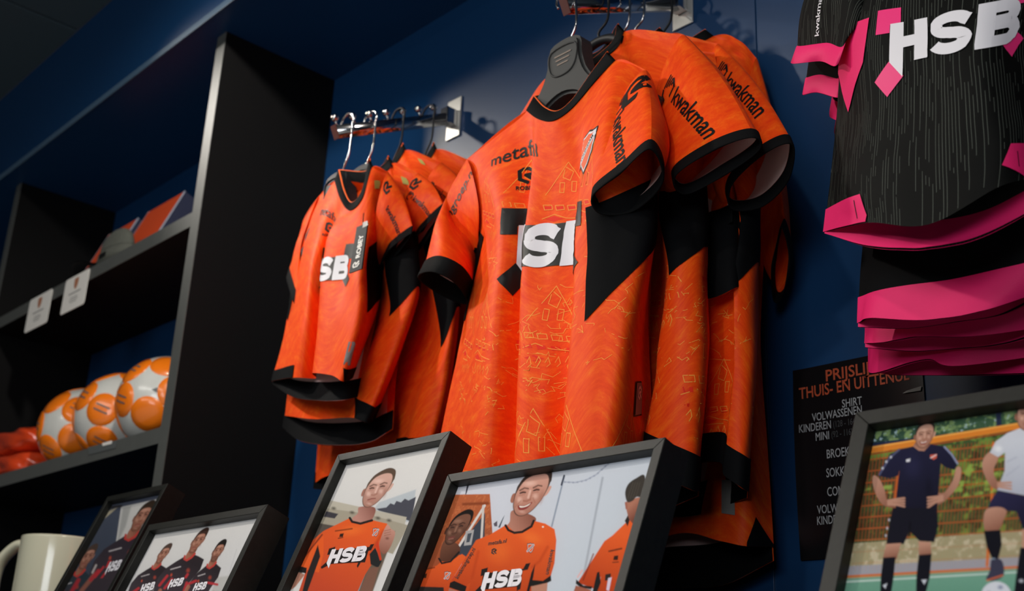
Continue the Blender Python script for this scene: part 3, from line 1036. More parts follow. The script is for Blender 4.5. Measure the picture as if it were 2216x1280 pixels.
def sleeve_prints(sl, th_k=.20, s_k=.18, th_r=.06, s_r=.12, k=1., flip=True, rot=0., with_r=True, icon=True):
    if icon:
        sl.overlay('sponsor_icon', xf2d(kwak_icon(), .026 * k, off=(-.002*k, -.003*k)), th_k, s_k, M['printblack'], sl.ob, rot, flip=flip)
    sl.overlay('sponsor_name', xf2d(text2d('kwakman', .014), .0235 * k, off=(.030 * k, .002 * k)), th_k, s_k, M['printblack'], sl.ob, rot, flip=flip)
    if with_r:
        sl.overlay('maker_badge', xf2d(robey_mark(), .040 * k, rot=math.pi / 2, off=(.02 * k, -.02 * k)), th_r, s_r, M['printblack'], sl.ob, rot, flip=flip)

GO = 'large orange shirts on the middle arm'
GA = 'small orange shirts on the left arm'
GC = 'black and pink shirts on the right arm'

# ---------------------------------------------------------------- B1, the front large shirt
r0 = [P(1010, 345, 1.06), P(1075, 292, 1.055), P(1140, 240, 1.05), P(1165, 258, 1.03), P(1198, 262, 1.02), P(1238, 236, 1.03), P(1290, 176, 1.045), P(1332, 131, 1.06), P(1372, 138, 1.06), P(1398, 152, 1.06)]
r1 = [P(1015, 420, 1.07), P(1075, 400, 1.01), P(1156, 395, 1.03), P(1150, 390, 1.005), P(1200, 385, 1.01), P(1264, 375, 1.015), P(1258, 372, 1.0), P(1305, 350, .972), P(1380, 330, 1.02), P(1425, 320, 1.10)]
r2 = [P(1036, 515, 1.07), P(1078, 530, .995), P(1141, 530, 1.022), P(1134, 530, .99), P(1190, 530, 1.0), P(1253, 520, 1.006), P(1247, 520, .985), P(1320, 505, .985), P(1413, 475, 1.02), P(1420, 475, 1.10)]
r3 = [P(1006, 695, 1.07), P(1060, 700, .98), P(1134, 700, 1.02), P(1126, 700, .98), P(1180, 700, .987), P(1246, 700, 1.005), P(1238, 695, .975), P(1305, 690, .975), P(1374, 680, 1.0), P(1405, 690, 1.10)]
r4 = [P(955, 935, 1.07), P(1035, 965, .97), P(1126, 975, 1.015), P(1116, 975, .965), P(1165, 970, .97), P(1226, 960, 1.0), P(1216, 955, .96), P(1285, 950, .96), P(1344, 940, .985), P(1412, 925, 1.09)]
r5 = [P(938, 1050, 1.07), P(1025, 1085, .965), P(1122, 1095, 1.01), P(1110, 1095, .96), P(1160, 1090, .965), P(1220, 1080, .995), P(1208, 1075, .955), P(1275, 1065, .955), P(1332, 1055, .98), P(1412, 1040, 1.08)]
rootB1, F1, Bk1, S1 = shirt('large orange shirt in front on the middle arm, white and black HSB lettering', GO, 'orange', [r0, r1, r2, r3, r4, r5], 2, 7,
    [dict(arm=[r0[-1], P(1322, 270, 1.03), P(1335, 445, 1.05), P(1428, 300, 1.11)], px=[(1408, 322), (1343, 374), (1283, 424), (1300, 462), (1372, 456), (1434, 392)], c=(1360, 398, .965), n=(.33, -.42, -.84)),
     dict(arm=[r0[0], P(1035, 440, 1.035), P(1030, 530, 1.08), P(1005, 440, 1.11)], px=[(905, 600), (938, 628), (985, 652), (1012, 655), (985, 612), (935, 588)], c=(958, 620, 1.03), n=(-.35, -.2, -.9), cuff=.026, patch=[[(.30, .45), (.5, .05), (.62, .3), (.55, 1), (.33, 1)]])],
    panels=[[(6.42, 1.55), (8.6, 1.4), (9, 2.2), (8.0, 2.42), (6.5, 3.02)], [(0, 1.85), (.28, 1.95), (.12, 2.55), (.05, 3.0), (0, 3.0)]],
    hem=[[(0, 4.72), (.7, 4.72), (.8, 5), (0, 5)], [(8.2, 4.72), (9, 4.72), (9, 5), (8.0, 5)]], seed=2)
chest_prints(F1, rootB1, (1.58, 2.02), .066, refs={'metafa': (.85, .62), 'robey': (1.5, 1.0), 'crest': (6.25, .80)})
house_print(F1, rootB1, [(3.2, 1.35, 'h'), (1.4, 3.1, 'h'), (3.6, 3.15, 's'), (7.0, 4.25, 'h'), (2.0, 4.1, 's'), (7.2, 2.95, 's'), (1.5, 3.5, 's')], 3)
put(F1, rootB1, 'hem_label', poly2d([(0, 0), (.036, 0), (.036, .036), (.027, .045), (0, .045)]), (8.35, 3.85), M['printblack'], off=.0012)
put(F1, rootB1, 'hem_label_face', poly2d([(.003, .002), (.033, .002), (.033, .035), (.026, .043), (.003, .043)]), (8.35, 3.85), M['grey'], off=.0018)
put(F1, rootB1, 'hem_label_mark', xf2d(robey_mark(), .016, off=(.009, .022)), (8.35, 3.85), M['tagwhite'], off=.0024)
sleeve_prints(S1[0], .20, .08, .085, .22, k=1.4)
v, f_ = xf2d(text2d('kwakmangroep.nl', .012), .023)
S1[1].overlay('sponsor_name', (v, f_), .12, .93, M['printblack'], S1[1].ob, rot=math.pi, flip=False)

# ---------------------------------------------------------------- B2
r0 = [q(-1.27, 1.15, .925), q(-1.18, 1.135, .965), q(-1.11, 1.09, .90), P(1328, 112, 1.11), P(1352, 68, 1.13), P(1480, 75, 1.14)]
v1 = [P(1395, 330, 1.13), P(1425, 320, 1.09), P(1490, 300, 1.11), P(1520, 280, 1.16)]
v2 = [P(1405, 470, 1.13), P(1432, 470, 1.07), P(1519, 460, 1.10), P(1533, 460, 1.17)]
v3 = [P(1408, 620, 1.13), P(1450, 600, 1.06), P(1521, 585, 1.09), P(1533, 590, 1.17)]
v4 = [P(1404, 790, 1.115), P(1424, 785, 1.055), P(1519, 770, 1.08), P(1533, 770, 1.165)]
v5 = [P(1378, 1000, 1.10), P(1392, 1010, 1.055), P(1497, 1062, 1.07), P(1512, 1055, 1.155)]
rowsB2 = [r0] + [[h(-1.27, 1.17, a[0]), h(-1.15, 1.11, a[0])] + a for a in (v1, v2, v3, v4, v5)]
rootB2, F2, Bk2, S2 = shirt('second large orange shirt on the middle arm, kwakman lettering in full on its sleeve', GO, 'orange', rowsB2, 1, 4,
    [dict(arm=[r0[-1], P(1412, 230, 1.10), P(1430, 420, 1.10), P(1530, 250, 1.17)], px=[(1630, 297), (1550, 322), (1462, 380), (1482, 420), (1562, 382), (1642, 325)], c=(1550, 355, 1.05), n=(.42, -.36, -.83)),
     dict(arm=[r0[0], rowsB2[1][0] + [.02, -.03, .05], rowsB2[2][0], rowsB2[1][0] + [.02, .01, .05]], hang=(-.03, 0, -.12), n=(-.1, 0, -1))],
    panels=[[(2.85, 1.6), (5, 1.6), (5, 2.6), (4, 2.62), (3.0, 2.98)]],
    hem=[[(2.0, 4.66), (3, 4.69), (4.2, 4.76), (5, 4.76), (5, 5), (2.0, 5)]], seed=21, uvoff=(.4, .5))
house_print(F2, rootB2, [(3.3, 4.15, 'h'), (2.6, 3.35, 's'), (3.6, 3.1, 'h'), (2.5, 3.8, 's')], 9)
sleeve_prints(S2[0], .20, .15, .06, .1, k=1.55, with_r=False)

# ---------------------------------------------------------------- B2b, small shirt squeezed behind it
sh = np.array([.012, .055, -.01])
rowsBs = [[p + sh for p in rw] for rw in rowsB2]
for i in range(1, 6):
    rowsBs[i][2] = rowsBs[i][2] + np.array([0, .0, 0]); rowsBs[i][3] = rowsBs[i][3] + np.array([0, .02, 0])
rowsBs = rowsBs[:4]
rootBs, Fs, _, Ss = shirt('small orange shirt squeezed behind the second, only a cuff and dark panel showing', GO, 'orange', rowsBs, 1, 4,
    [dict(arm=[rowsBs[0][-1] + [0, .0, -.03], P(1470, 300, 1.15), P(1500, 420, 1.15), P(1560, 300, 1.2)], px=[(1582, 480), (1555, 497), (1524, 500), (1520, 505), (1550, 502), (1575, 492)], c=(1550, 495, 1.145), n=(.12, -.2, -.97), cuff=.03)],
    panels=[[(2.5, 1.6), (5, 1.6), (5, 3), (2.5, 3)]], seed=24)

# ---------------------------------------------------------------- B3
r0 = [q(-1.27, 1.24, .96), q(-1.17, 1.22, 1.0), q(-1.09, 1.18, .95), q(-1.005, 1.215, 1.0), P(1500, 84, 1.22), P(1556, 95, 1.225)]
v1 = [P(1530, 330, 1.2), P(1560, 320, 1.17), P(1610, 300, 1.19), P(1640, 300, 1.25)]
v2 = [P(1568, 480, 1.17), P(1603, 475, 1.155), P(1637, 470, 1.19), P(1645, 460, 1.255)]
v3 = [P(1567, 600, 1.165), P(1590, 615, 1.145), P(1635, 590, 1.18), P(1640, 600, 1.255)]
v4 = [P(1558, 800, 1.155), P(1590, 800, 1.14), P(1634, 790, 1.17), P(1638, 790, 1.25)]
v5 = [P(1527, 1000, 1.15), P(1570, 1032, 1.135), P(1613, 1062, 1.15), P(1618, 1060, 1.24)]
rowsB3 = [r0] + [[h(-1.27, 1.25, a[0]), h(-1.15, 1.20, a[0])] + a for a in (v1, v2, v3, v4, v5)]
rootB3, F3, Bk3, S3 = shirt('third large orange shirt on the middle arm, wide open sleeve against the blue wall', GO, 'orange', rowsB3, 1, 3,
    [dict(arm=[r0[-1], P(1512, 250, 1.18), P(1562, 440, 1.17), P(1600, 300, 1.24)], px=[(1714, 312), (1650, 335), (1583, 400), (1585, 452), (1650, 446), (1706, 388)], c=(1645, 385, 1.13), n=(.42, -.36, -.83)),
     dict(arm=[r0[0], rowsB3[1][0] + [.02, -.03, .05], rowsB3[2][0], rowsB3[1][0] + [.02, .01, .05]], hang=(-.03, 0, -.12), n=(-.1, 0, -1))],
    panels=[[(1.95, 1.8), (5, 1.7), (5, 2.85), (4, 2.85), (2.9, 3.02)]],
    hem=[[(1.8, 4.68), (3, 4.72), (4, 4.76), (5, 4.76), (5, 5), (1.8, 5)]], seed=31, uvoff=(.9, .2))
house_print(F3, rootB3, [(3.0, 3.6, 's'), (3.4, 4.3, 'h')], 14)
sleeve_prints(S3[0], .13, .15, .06, .1, k=1.5, with_r=False, icon=True)

# ---------------------------------------------------------------- B4, rearmost
r0 = [q(-1.26, 1.305, .985), q(-1.16, 1.29, 1.03), q(-1.07, 1.265, .99), P(1545, 78, 1.285), P(1600, 88, 1.29), P(1637, 126, 1.30)]
v1 = [P(1530, 300, 1.27), P(1570, 300, 1.262), P(1620, 300, 1.265), P(1655, 290, 1.305)]
v2 = [P(1520, 500, 1.27), P(1580, 500, 1.26), P(1630, 500, 1.262), P(1655, 500, 1.305)]
v3 = [P(1500, 760, 1.27), P(1570, 760, 1.255), P(1625, 755, 1.258), P(1647, 750, 1.305)]
v4 = [P(1480, 960, 1.27), P(1560, 960, 1.25), P(1630, 960, 1.255), P(1659, 950, 1.305)]
v5 = [P(1470, 1155, 1.265), P(1560, 1172, 1.245), P(1615, 1183, 1.252), P(1674, 1184, 1.302)]
rowsB4 = [r0] + [[h(-1.26, 1.305, a[1]), h(-1.14, 1.275, a[1])] + a for a in (v1, v2, v3, v4, v5)]
rootB4, F4, Bk4, S4 = shirt('rearmost large orange shirt on the middle arm, longest hem hanging lowest by the wall', GO, 'orange', rowsB4, 1, 3,
    [dict(arm=[r0[-1], P(1610, 280, 1.265), P(1640, 480, 1.28), P(1662, 290, 1.32)], px=[(1692, 492), (1681, 525), (1670, 590), (1674, 650), (1693, 640), (1708, 560)], c=(1688, 565, 1.275), n=(.30, -.70, -.65), cuff=.034, lining='orange'),  # orange lining instead of pale pink puts shade into this opening's colour
     dict(arm=[r0[0], rowsB4[1][0] + [.02, -.02, .05], rowsB4[2][0], rowsB4[1][0] + [.02, .01, .05]], hang=(-.03, 0, -.12), n=(-.1, 0, -1))],
    hem=[[(4.0, 4.96), (4.25, 4.72), (5, 4.99), (5, 5), (4, 5)]], seed=41, back_drop=.046, back_depth=.008, hem_h=.05, uvoff=(.2, .8))
put(F4, rootB4, 'hem_label', poly2d([(0, 0), (.022, 0), (.022, .036), (.016, .045), (0, .045)]), (3.05, 4.72), M['grey'], off=.0014)

# ---------------------------------------------------------------- A1 .. A4, the small shirts on the left arm
r0 = [P(690, 425, 1.085), P(725, 392, 1.07), P(738, 432, 1.05), P(758, 456, 1.045), P(785, 430, 1.05), P(806, 362, 1.07), P(840, 372, 1.09)]
r1 = [P(650, 500, 1.10), P(690, 495, 1.05), P(718, 500, 1.06), P(715, 500, 1.035), P(765, 490, 1.035), P(805, 480, 1.05), P(838, 470, 1.12)]
r2 = [P(634, 600, 1.10), P(668, 590, 1.03), P(702, 590, 1.06), P(697, 590, 1.025), P(745, 585, 1.03), P(787, 580, 1.03), P(828, 560, 1.12)]
r3 = [P(620, 700, 1.10), P(655, 695, 1.02), P(695, 700, 1.05), P(690, 700, 1.015), P(735, 695, 1.015), P(780, 690, 1.02), P(818, 665, 1.10)]
r4 = [P(590, 826, 1.10), P(634, 818, 1.02), P(684, 820, 1.05), P(676, 808, 1.005), P(718, 813, 1.005), P(742, 826, 1.01), P(762, 818, 1.06)]
rootA1, FA1, BkA1, SA1 = shirt('small orange shirt in front on the left arm with a charcoal swing tag', GA, 'orange', [r0, r1, r2, r3, r4], 1, 5,
    [dict(arm=[r0[-1], P(815, 450, 1.06), P(815, 540, 1.08), P(848, 460, 1.13)], px=[(890, 506), (862, 524), (838, 548), (820, 590), (838, 575), (874, 532)], c=(855, 545, 1.085), n=(.33, -.3, -.89), cuff=.02),
     dict(arm=[r0[0], P(660, 480, 1.08), P(648, 550, 1.10), P(655, 480, 1.13)], pts=[P(620, 600, 1.10), P(626, 625, 1.075), P(636, 655, 1.07), P(645, 660, 1.09), P(640, 625, 1.12), P(628, 600, 1.125)], n=(-.2, -.1, -.97), cuff=.02)],
    panels=[[(5.05, 1.55), (6, 1.4), (6, 2.85), (5.3, 2.95)], [(0, 1.45), (.38, 1.5), (.2, 2.4), (.05, 2.95), (0, 2.9)]],
    hem=[[(0, 3.82), (1, 3.78), (1, 4), (0, 4)], [(4.75, 3.8), (6, 3.85), (6, 4), (5.0, 4)]],
    back_hem=[P(592, 832, 1.105), P(635, 860, 1.06), P(690, 868, 1.04), P(740, 868, 1.045), P(777, 858, 1.08)], hem_h=.024, seed=51, uvoff=(.15, .1))
chest_prints(FA1, rootA1, (2.2, 1.95), .047, refs={'metafa': (.8, .72), 'robey': (1.35, 1.05)})
put(FA1, rootA1, 'hem_label', poly2d([(0, 0), (.012, 0), (.012, .034), (.009, .038), (0, .038)]), (4.7, 3.75), M['grey'], off=.0014)
put(FA1, rootA1, 'size_sticker', poly2d([(0, 0), (.014, 0), (.014, .02), (0, .02)]), (5.1, .42), M['olive'], off=.0014)
sleeve_prints(SA1[0], .20, .2, .11, .16, k=.64, icon=False)
# swing tag on a cord
tg = empty('swing_tag', P(770, 585, .985), 'charcoal swing tag with pale ROBEY lettering on the front small shirt', 'tag')
c4 = [P(772, 492, 1.0), P(795, 482, 1.0), P(782, 582, .985), P(755, 592, .985)]
bk = [p + np.array([.0006, .0022, 0]) for p in c4]
mesh('tag_card', c4 + bk, [(0, 1, 2, 3), (7, 6, 5, 4), (0, 4, 5, 1), (1, 5, 6, 2), (2, 6, 7, 3), (3, 7, 4, 0)], M['tagblack'], tg)
tube('cord', [P(787, 462, 1.03), P(786, 475, 1.01), P(785, 490, .999)], .0008, M['blackcloth'], tg, 6)
vt, ft = text2d('ROBEY', .03)
vt = vt / vt[:, 0].max()
o_, ex, ey = c4[3], (c4[0] - c4[3]), (c4[2] - c4[3])
mesh('tag_lettering', [o_ + ex * (.27 + .5 * a[0]) + ey * (.72 - .75 * a[1] / .25 * .5) + np.array([0, -.0007, 0]) for a in vt], ft, M['tagwhite'], tg)
vr, fr_ = robey_mark()
mesh('tag_mark', [o_ + ex * (.07 + .13 * a[0]) + ey * (.75 - .5 * a[1]) + np.array([0, -.0007, 0]) for a in vr], fr_, M['tagwhite'], tg)
mesh('tag_clip', [p + np.array([0, -.0007, 0]) for p in (P(785, 494, .999), P(797, 488, .999), P(796, 478, 1.0), P(786, 482, 1.0))], [(0, 1, 2, 3)], M['grey'], tg)

r0 = [q(-1.86, 1.15, .905), q(-1.775, 1.13, .94), q(-1.70, 1.10, .89), P(836, 372, 1.12), P(850, 353, 1.13), P(905, 375, 1.14)]
v1 = [P(810, 500, 1.13), P(835, 490, 1.105), P(885, 480, 1.12), P(905, 470, 1.165)]
v2 = [P(815, 590, 1.13), P(838, 575, 1.09), P(898, 560, 1.11), P(906, 560, 1.17)]
v3 = [P(800, 690, 1.12), P(842, 685, 1.085), P(899, 645, 1.10), P(905, 650, 1.165)]
v4 = [P(770, 790, 1.11), P(790, 795, 1.08), P(850, 780, 1.09), P(862, 780, 1.16)]
v5 = [P(740, 905, 1.09), P(765, 905, 1.07), P(796, 916, 1.075), P(812, 905, 1.15)]
rowsA2 = [r0] + [[h(-1.88, 1.16, a[0]), h(-1.78, 1.125, a[0])] + a for a in (v1, v2, v3)]
rowsA2.append([P(630, 812, 1.14), P(690, 822, 1.10)] + v4)
rowsA2.append([P(615, 900, 1.13), P(680, 908, 1.085)] + v5)
rootA2, FA2, BkA2, SA2 = shirt('second small orange shirt on the left arm, its hem showing below the front one', GA, 'orange', rowsA2, 1, 4,
    [dict(arm=[r0[-1], P(868, 440, 1.11), P(880, 530, 1.12), P(915, 440, 1.17)], px=[(957, 458), (930, 480), (900, 515), (880, 560), (900, 550), (940, 495)], c=(918, 510, 1.13), n=(.33, -.3, -.89), cuff=.02)],
    panels=[[(2.85, 1.3), (5, 1.2), (5, 2.9), (4, 2.75), (3.0, 3.0)]],
    hem=[[(2.75, 4.6), (4, 4.75), (5, 4.7), (5, 5), (3.1, 5)]],
    back_hem=[P(612, 925, 1.135), P(650, 955, 1.12), P(720, 965, 1.11), P(800, 958, 1.11), P(850, 930, 1.13)], seed=61, hem_h=.028)
put(FA2, rootA2, 'size_sticker', poly2d([(0, 0), (.014, 0), (.014, .02), (0, .02)]), (4.25, .35), M['olive'], off=.0014)
sleeve_prints(SA2[0], .20, .18, .11, .16, k=.66)

def shirtA3(dx, dy, dz, lab, seed, spx):
    sh = np.array([dx, dy, dz])
    r0 = [q(-1.87, 1.22, .95), q(-1.78, 1.20, .985), q(-1.70, 1.17, .93), P(865, 345, 1.18), P(878, 325, 1.19), P(955, 352, 1.20)]
    v1 = [P(880, 460, 1.185), P(905, 450, 1.165), P(950, 440, 1.18), P(972, 440, 1.22)]
    v2 = [P(905, 590, 1.18), P(930, 580, 1.155), P(985, 570, 1.17), P(992, 570, 1.22)]
    v3 = [P(903, 740, 1.175), P(955, 750, 1.145), P(985, 700, 1.16), P(992, 700, 1.22)]
    v4 = [P(880, 860, 1.165), P(912, 860, 1.135), P(962, 850, 1.15), P(972, 850, 1.21)]
    v5 = [P(850, 990, 1.16), P(880, 985, 1.135), P(925, 985, 1.14), P(942, 980, 1.20)]
    rows = [r0] + [[h(-1.88, 1.22, a[0]), h(-1.78, 1.19, a[0])] + a for a in (v1, v2, v3, v4, v5)]
    rows = [[p + sh for p in rw] for rw in rows]
    arm = [rows[0][-1]] + [p + sh for p in (P(915, 420, 1.17), P(940, 540, 1.17), P(970, 420, 1.23))]
    rt, Fx, Bx, Sx = shirt(lab, GA, 'orange', rows, 1, 4,
        [dict(arm=arm, pts=[Pplane(u, v, P(970, 500, 1.175), np.array([.33, -.3, -.89])) + sh for u, v in spx], n=(.33, -.3, -.89), cuff=.02)],
        panels=[[(2.85, 1.3), (5, 1.2), (5, 2.75), (4, 2.75), (3.0, 3.02)]], hem=[[(2.0, 4.7), (5, 4.75), (5, 5), (2, 5)]], seed=seed)
    return rt, Fx, Sx
rt, Fx, Sx = shirtA3(0, 0, 0, 'third small orange shirt on the left arm, dark pointed panel above the frame', 71, [(1015, 448), (985, 470), (952, 505), (935, 545), (955, 535), (995, 485)])
sleeve_prints(Sx[0], .20, .16, .07, .2, k=.7, with_r=False)
put(Fx, rt, 'size_sticker', poly2d([(0, 0), (.014, 0), (.014, .02), (0, .02)]), (4.3, .25), M['olive'], off=.0014)
rt, Fx, Sx = shirtA3(.0, .075, .03, 'rearmost small orange shirt on the left arm, shoulder tucked behind the large front shirt', 81, [(1015, 448), (985, 470), (952, 505), (935, 545), (955, 535), (995, 485)])

# ---------------------------------------------------------------- C, black shirts with pink trim
r0 = [q(-.645, 1.06, .86), q(-.545, 1.055, .895), q(-.475, 1.02, .84), q(-.40, 1.055, .895), q(-.295, 1.06, .86)]
r1 = [P(1818, 80, 1.06), P(1884, 75, 1.0), P(2010, 60, .985), P(2130, 40, .985), P(2245, 20, 1.03)]
r2 = [P(1811, 255, 1.07), P(1878, 240, 1.0), P(2010, 215, .975), P(2140, 190, .975), P(2248, 165, 1.03)]
r3 = [P(1799, 370, 1.07), P(1872, 370, .99), P(2010, 350, .97), P(2160, 305, .975), P(2255, 270, 1.03)]
r4 = [P(1786, 503, 1.07), P(1876, 482, .985), P(2010, 486, .965), P(2168, 402, .975), P(2265, 385, 1.03)]
rootC1, FC1, BC1, SC1 = shirt('black pinstriped shirt with pink trim in front on the right arm, HSB lettering', GC, 'black', [r0, r1, r2, r3, r4], 1, 3,
    [dict(arm=[r0[0], P(1858, -50, 1.02), P(1868, 75, 1.05), P(1800, -40, 1.10)], pts=[P(1713, 135, 1.07), P(1775, 131, 1.04), P(1812, 139, 1.015), P(1830, 75, 1.035), P(1866, 48, 1.07), P(1775, 100, 1.11)], n=(-.2, -.25, -.94), cuff=.026, wr=.002,
          patch=[[(.36, 1), (.44, .72), (.5, .45), (.60, .6), (.70, 1)]]),
     dict(arm=[r0[-1], q(-.29, 1.02, .78), q(-.30, 1.06, .70), q(-.29, 1.10, .78)], hang=(.06, -.01, -.10), n=(.3, -.2, -.93), patch=[[(.36, 1), (.44, .72), (.5, .45), (.60, .6), (.70, 1)]])],
    panels=[[(0, .9), (.95, .85), (.9, 1.3), (.46, 1.96), (.05, 1.5), (0, 1.45)], [(4, .9), (3.78, .9), (3.82, 1.3), (4, 1.6)]],
    hem=[[(0, 3.64), (.93, 3.44), (1.02, 3.86), (.98, 3.98), (0, 4)], [(3.02, 3.55), (3.2, 3.15), (4, 3.4), (4, 4), (3.5, 4)]],
    back_hem=[P(1788, 506, 1.068), P(1880, 534, 1.02), P(1995, 539, 1.0), P(2110, 517, 1.0), P(2265, 440, 1.03)], seed=91, hem_h=.03)
chest_prints(FC1, rootC1, (1.38, 1.12), .053, 'black', slope=.05)
v, f_ = xf2d(text2d('kwakmangroep.nl', .012), .0135)
SC1[0].overlay('sponsor_name', (v, f_), .13, .90, M['printwhite'], SC1[0].ob, rot=math.pi, flip=False)
# stitches on the hem corners
for c0_, r_a, r_b in ((.80, 3.55, 3.9), (3.3, 3.35, 3.7)):
    FC1.patch('seam_stitch', [(c0_, r_a), (c0_ + .015, r_a), (c0_ + .03, r_b), (c0_ + .015, r_b)], M['printblack'], rootC1, .0018)

def shirtC(lab, ys, edge, hemr, sl_pts, seed, back=None):
    y0, y1 = ys
    r0 = [q(-.66, y0, .83 + (y0 - 1.06) * .5), q(-.545, y0, .88 + (y0 - 1.06) * .5), q(-.475, y1, .83 + (y0 - 1.06) * .5), q(-.40, y0, .88 + (y0 - 1.06) * .5), q(-.28, y0, .83 + (y0 - 1.06) * .5)]
    rows = [r0]
    for (u, v) in edge:
        a = P(u, v, y0)
        rows.append([a, h(a[0] + .05, y1 + .01, a), h(-.475, y1, a), h(-.38, y1, a), h(-.27, y0, a)])
    rows.append(hemr)
    n = len(rows) - 1
    fr = n - .40
    arm = [r0[0], (r0[0] + rows[1][0]) / 2 + [.02, -.03, 0], rows[1][0] + [.01, 0, 0], (r0[0] + rows[1][0]) / 2 + [0, .03, 0]]
    rt, Fx, Bx, Sx = shirt(lab, GC, 'blackplain', rows, 1, 3,
        [dict(arm=arm, pts=sl_pts, n=(-.1, -.2, -.97), cuff=.026, patch=[[(.30, 1), (.40, .6), (.5, .3), (.6, .6), (.70, 1)]]),
         dict(arm=[r0[-1], (r0[-1] + rows[1][-1]) / 2 + [-.02, -.03, 0], rows[1][-1] + [-.01, 0, 0], (r0[-1] + rows[1][-1]) / 2 + [0, .03, 0]], hang=(.04, -.005, -.09), n=(.2, -.1, -.97))],
        panels=[[(0, .9), (.6, .9), (.2, 1.6), (0, 1.6)]], hem=[[(0, fr), (1, fr + .03), (4, fr + .03), (4, n), (0, n)]], seed=seed, back_hem=back, hem_h=.03, back_drop=.012)
    return rt, Fx
shirtC('second black shirt with pink hem on the right arm, plain dark body below the first', (1.115, 1.085), [(1820, 230), (1868, 400), (1864, 560)],
       [P(1858, 700, 1.115), P(1890, 690, 1.085), P(2010, 694, 1.075), P(2130, 672, 1.075), P(2265, 625, 1.10)],
       [P(1738, 204, 1.12), P(1768, 199, 1.10), P(1812, 210, 1.08), P(1816, 195, 1.10), P(1805, 180, 1.13), P(1765, 185, 1.15)], 101)
shirtC('third black shirt on the right arm, narrow pink hem below the second', (1.17, 1.145), [(1826, 260), (1872, 440), (1876, 610)],
       [P(1873, 744, 1.165), P(1915, 742, 1.145), P(1990, 730, 1.135), P(2110, 728, 1.135), P(2265, 705, 1.16)],
       [P(1796, 245, 1.17), P(1802, 255, 1.155), P(1815, 258, 1.14), P(1822, 240, 1.15), P(1818, 225, 1.17), P(1800, 225, 1.19)], 111)
shirtC('rearmost black shirt on the right arm with the lowest wavy pink hem', (1.225, 1.20), [(1840, 300), (1880, 480), (1884, 660)],
       [P(1880, 800, 1.22), P(1897, 808, 1.205), P(2003, 778, 1.19), P(2065, 793, 1.185), P(2265, 768, 1.21)],
       [P(1806, 285, 1.225), P(1812, 292, 1.21), P(1825, 292, 1.19), P(1832, 280, 1.20), P(1828, 265, 1.22), P(1810, 265, 1.24)], 121,
       back=[P(1882, 802, 1.225), P(1930, 812, 1.23), P(2017, 813, 1.235), P(2120, 813, 1.235), P(2265, 808, 1.22)])

# ---------------------------------------------------------------- hangers
def hang(k, Y, neckz, kind, label, half=.17, dx=0.):
    X = {'A': -1.687, 'B': -1.0787, 'C': -.470}[k]
    t = arm_point(k, Y)
    make_hanger(label, (X + dx, Y, ZC + neckz), half, t, kind)
hang('B', 1.066, .934, 'plate', 'wide grey plastic hanger with chrome hook inside the front large shirt', .16, .012)
hang('B', 1.14, .985, 'bar', 'black bar hanger with black hook inside the second large shirt', .165)
hang('B', 1.19, 1.0, 'wire', 'slim black hanger with chrome hook inside the squeezed small shirt', .15)
hang('B', 1.225, 1.03, 'wire', 'slim black hanger with chrome hook inside the third large shirt', .165)
hang('B', 1.295, 1.055, 'bar', 'black bar hanger nearest the wall on the middle arm', .165)
hang('A', 1.088, .922, 'blackplate', 'black plastic hanger with chrome hook inside the front small shirt', .075)
hang('A', 1.14, .955, 'plate', 'grey plastic hanger with chrome hook inside the second small shirt', .075)
hang('A', 1.205, .995, 'bar', 'black bar hanger inside the third small shirt', .13)
hang('A', 1.28, 1.03, 'bar', 'black bar hanger nearest the wall on the left arm', .13)
for i, (y, z) in enumerate(((1.06, .915), (1.115, .94), (1.17, .965), (1.225, .995))):
    hang('C', y + .004, z, 'blackplate' if i == 0 else 'bar', ('black plastic hanger in the front black shirt', 'black bar hanger in the second black shirt', 'black bar hanger in the third black shirt', 'black bar hanger in the rearmost black shirt')[i], .13)
# ================================================================== framed photographs on the counter
M['frame'] = mat('black_wood_frame', (.011, .0115, .0095), .5, spec=.32, bump=(1300, .15), var=(160, .5))
M['backing'] = mat('brown_backing_board', (.06, .045, .03), .8)
def mat_glass():
    m = bpy.data.materials.new('frame_glazing'); m.use_nodes = True
    nt = m.node_tree; nt.nodes.remove(nt.nodes['Principled BSDF'])
    out = nt.nodes['Material Output']
    tr = nt.nodes.new('ShaderNodeBsdfTransparent'); gl = nt.nodes.new('ShaderNodeBsdfGlossy')
    gl.inputs['Roughness'].default_value = .03
    fr = nt.nodes.new('ShaderNodeFresnel'); fr.inputs['IOR'].default_value = 1.14
    mx = nt.nodes.new('ShaderNodeMixShader')
    nt.links.new(fr.outputs[0], mx.inputs[0]); nt.links.new(tr.outputs[0], mx.inputs[1]); nt.links.new(gl.outputs[0], mx.inputs[2])
    nt.links.new(mx.outputs[0], out.inputs['Surface'])
    return m
M['glass'] = mat_glass()
def mat_print():
    m = bpy.data.materials.new('photo_print'); m.use_nodes = True
    nt = m.node_tree; b = nt.nodes['Principled BSDF']
    a = nt.nodes.new('ShaderNodeVertexColor'); a.layer_name = 'ink'
    nt.links.new(a.outputs['Color'], b.inputs['Base Color'])
    b.inputs['Roughness'].default_value = .6; b.inputs['Specular IOR Level'].default_value = .04
    return m
M['photo'] = mat_print()

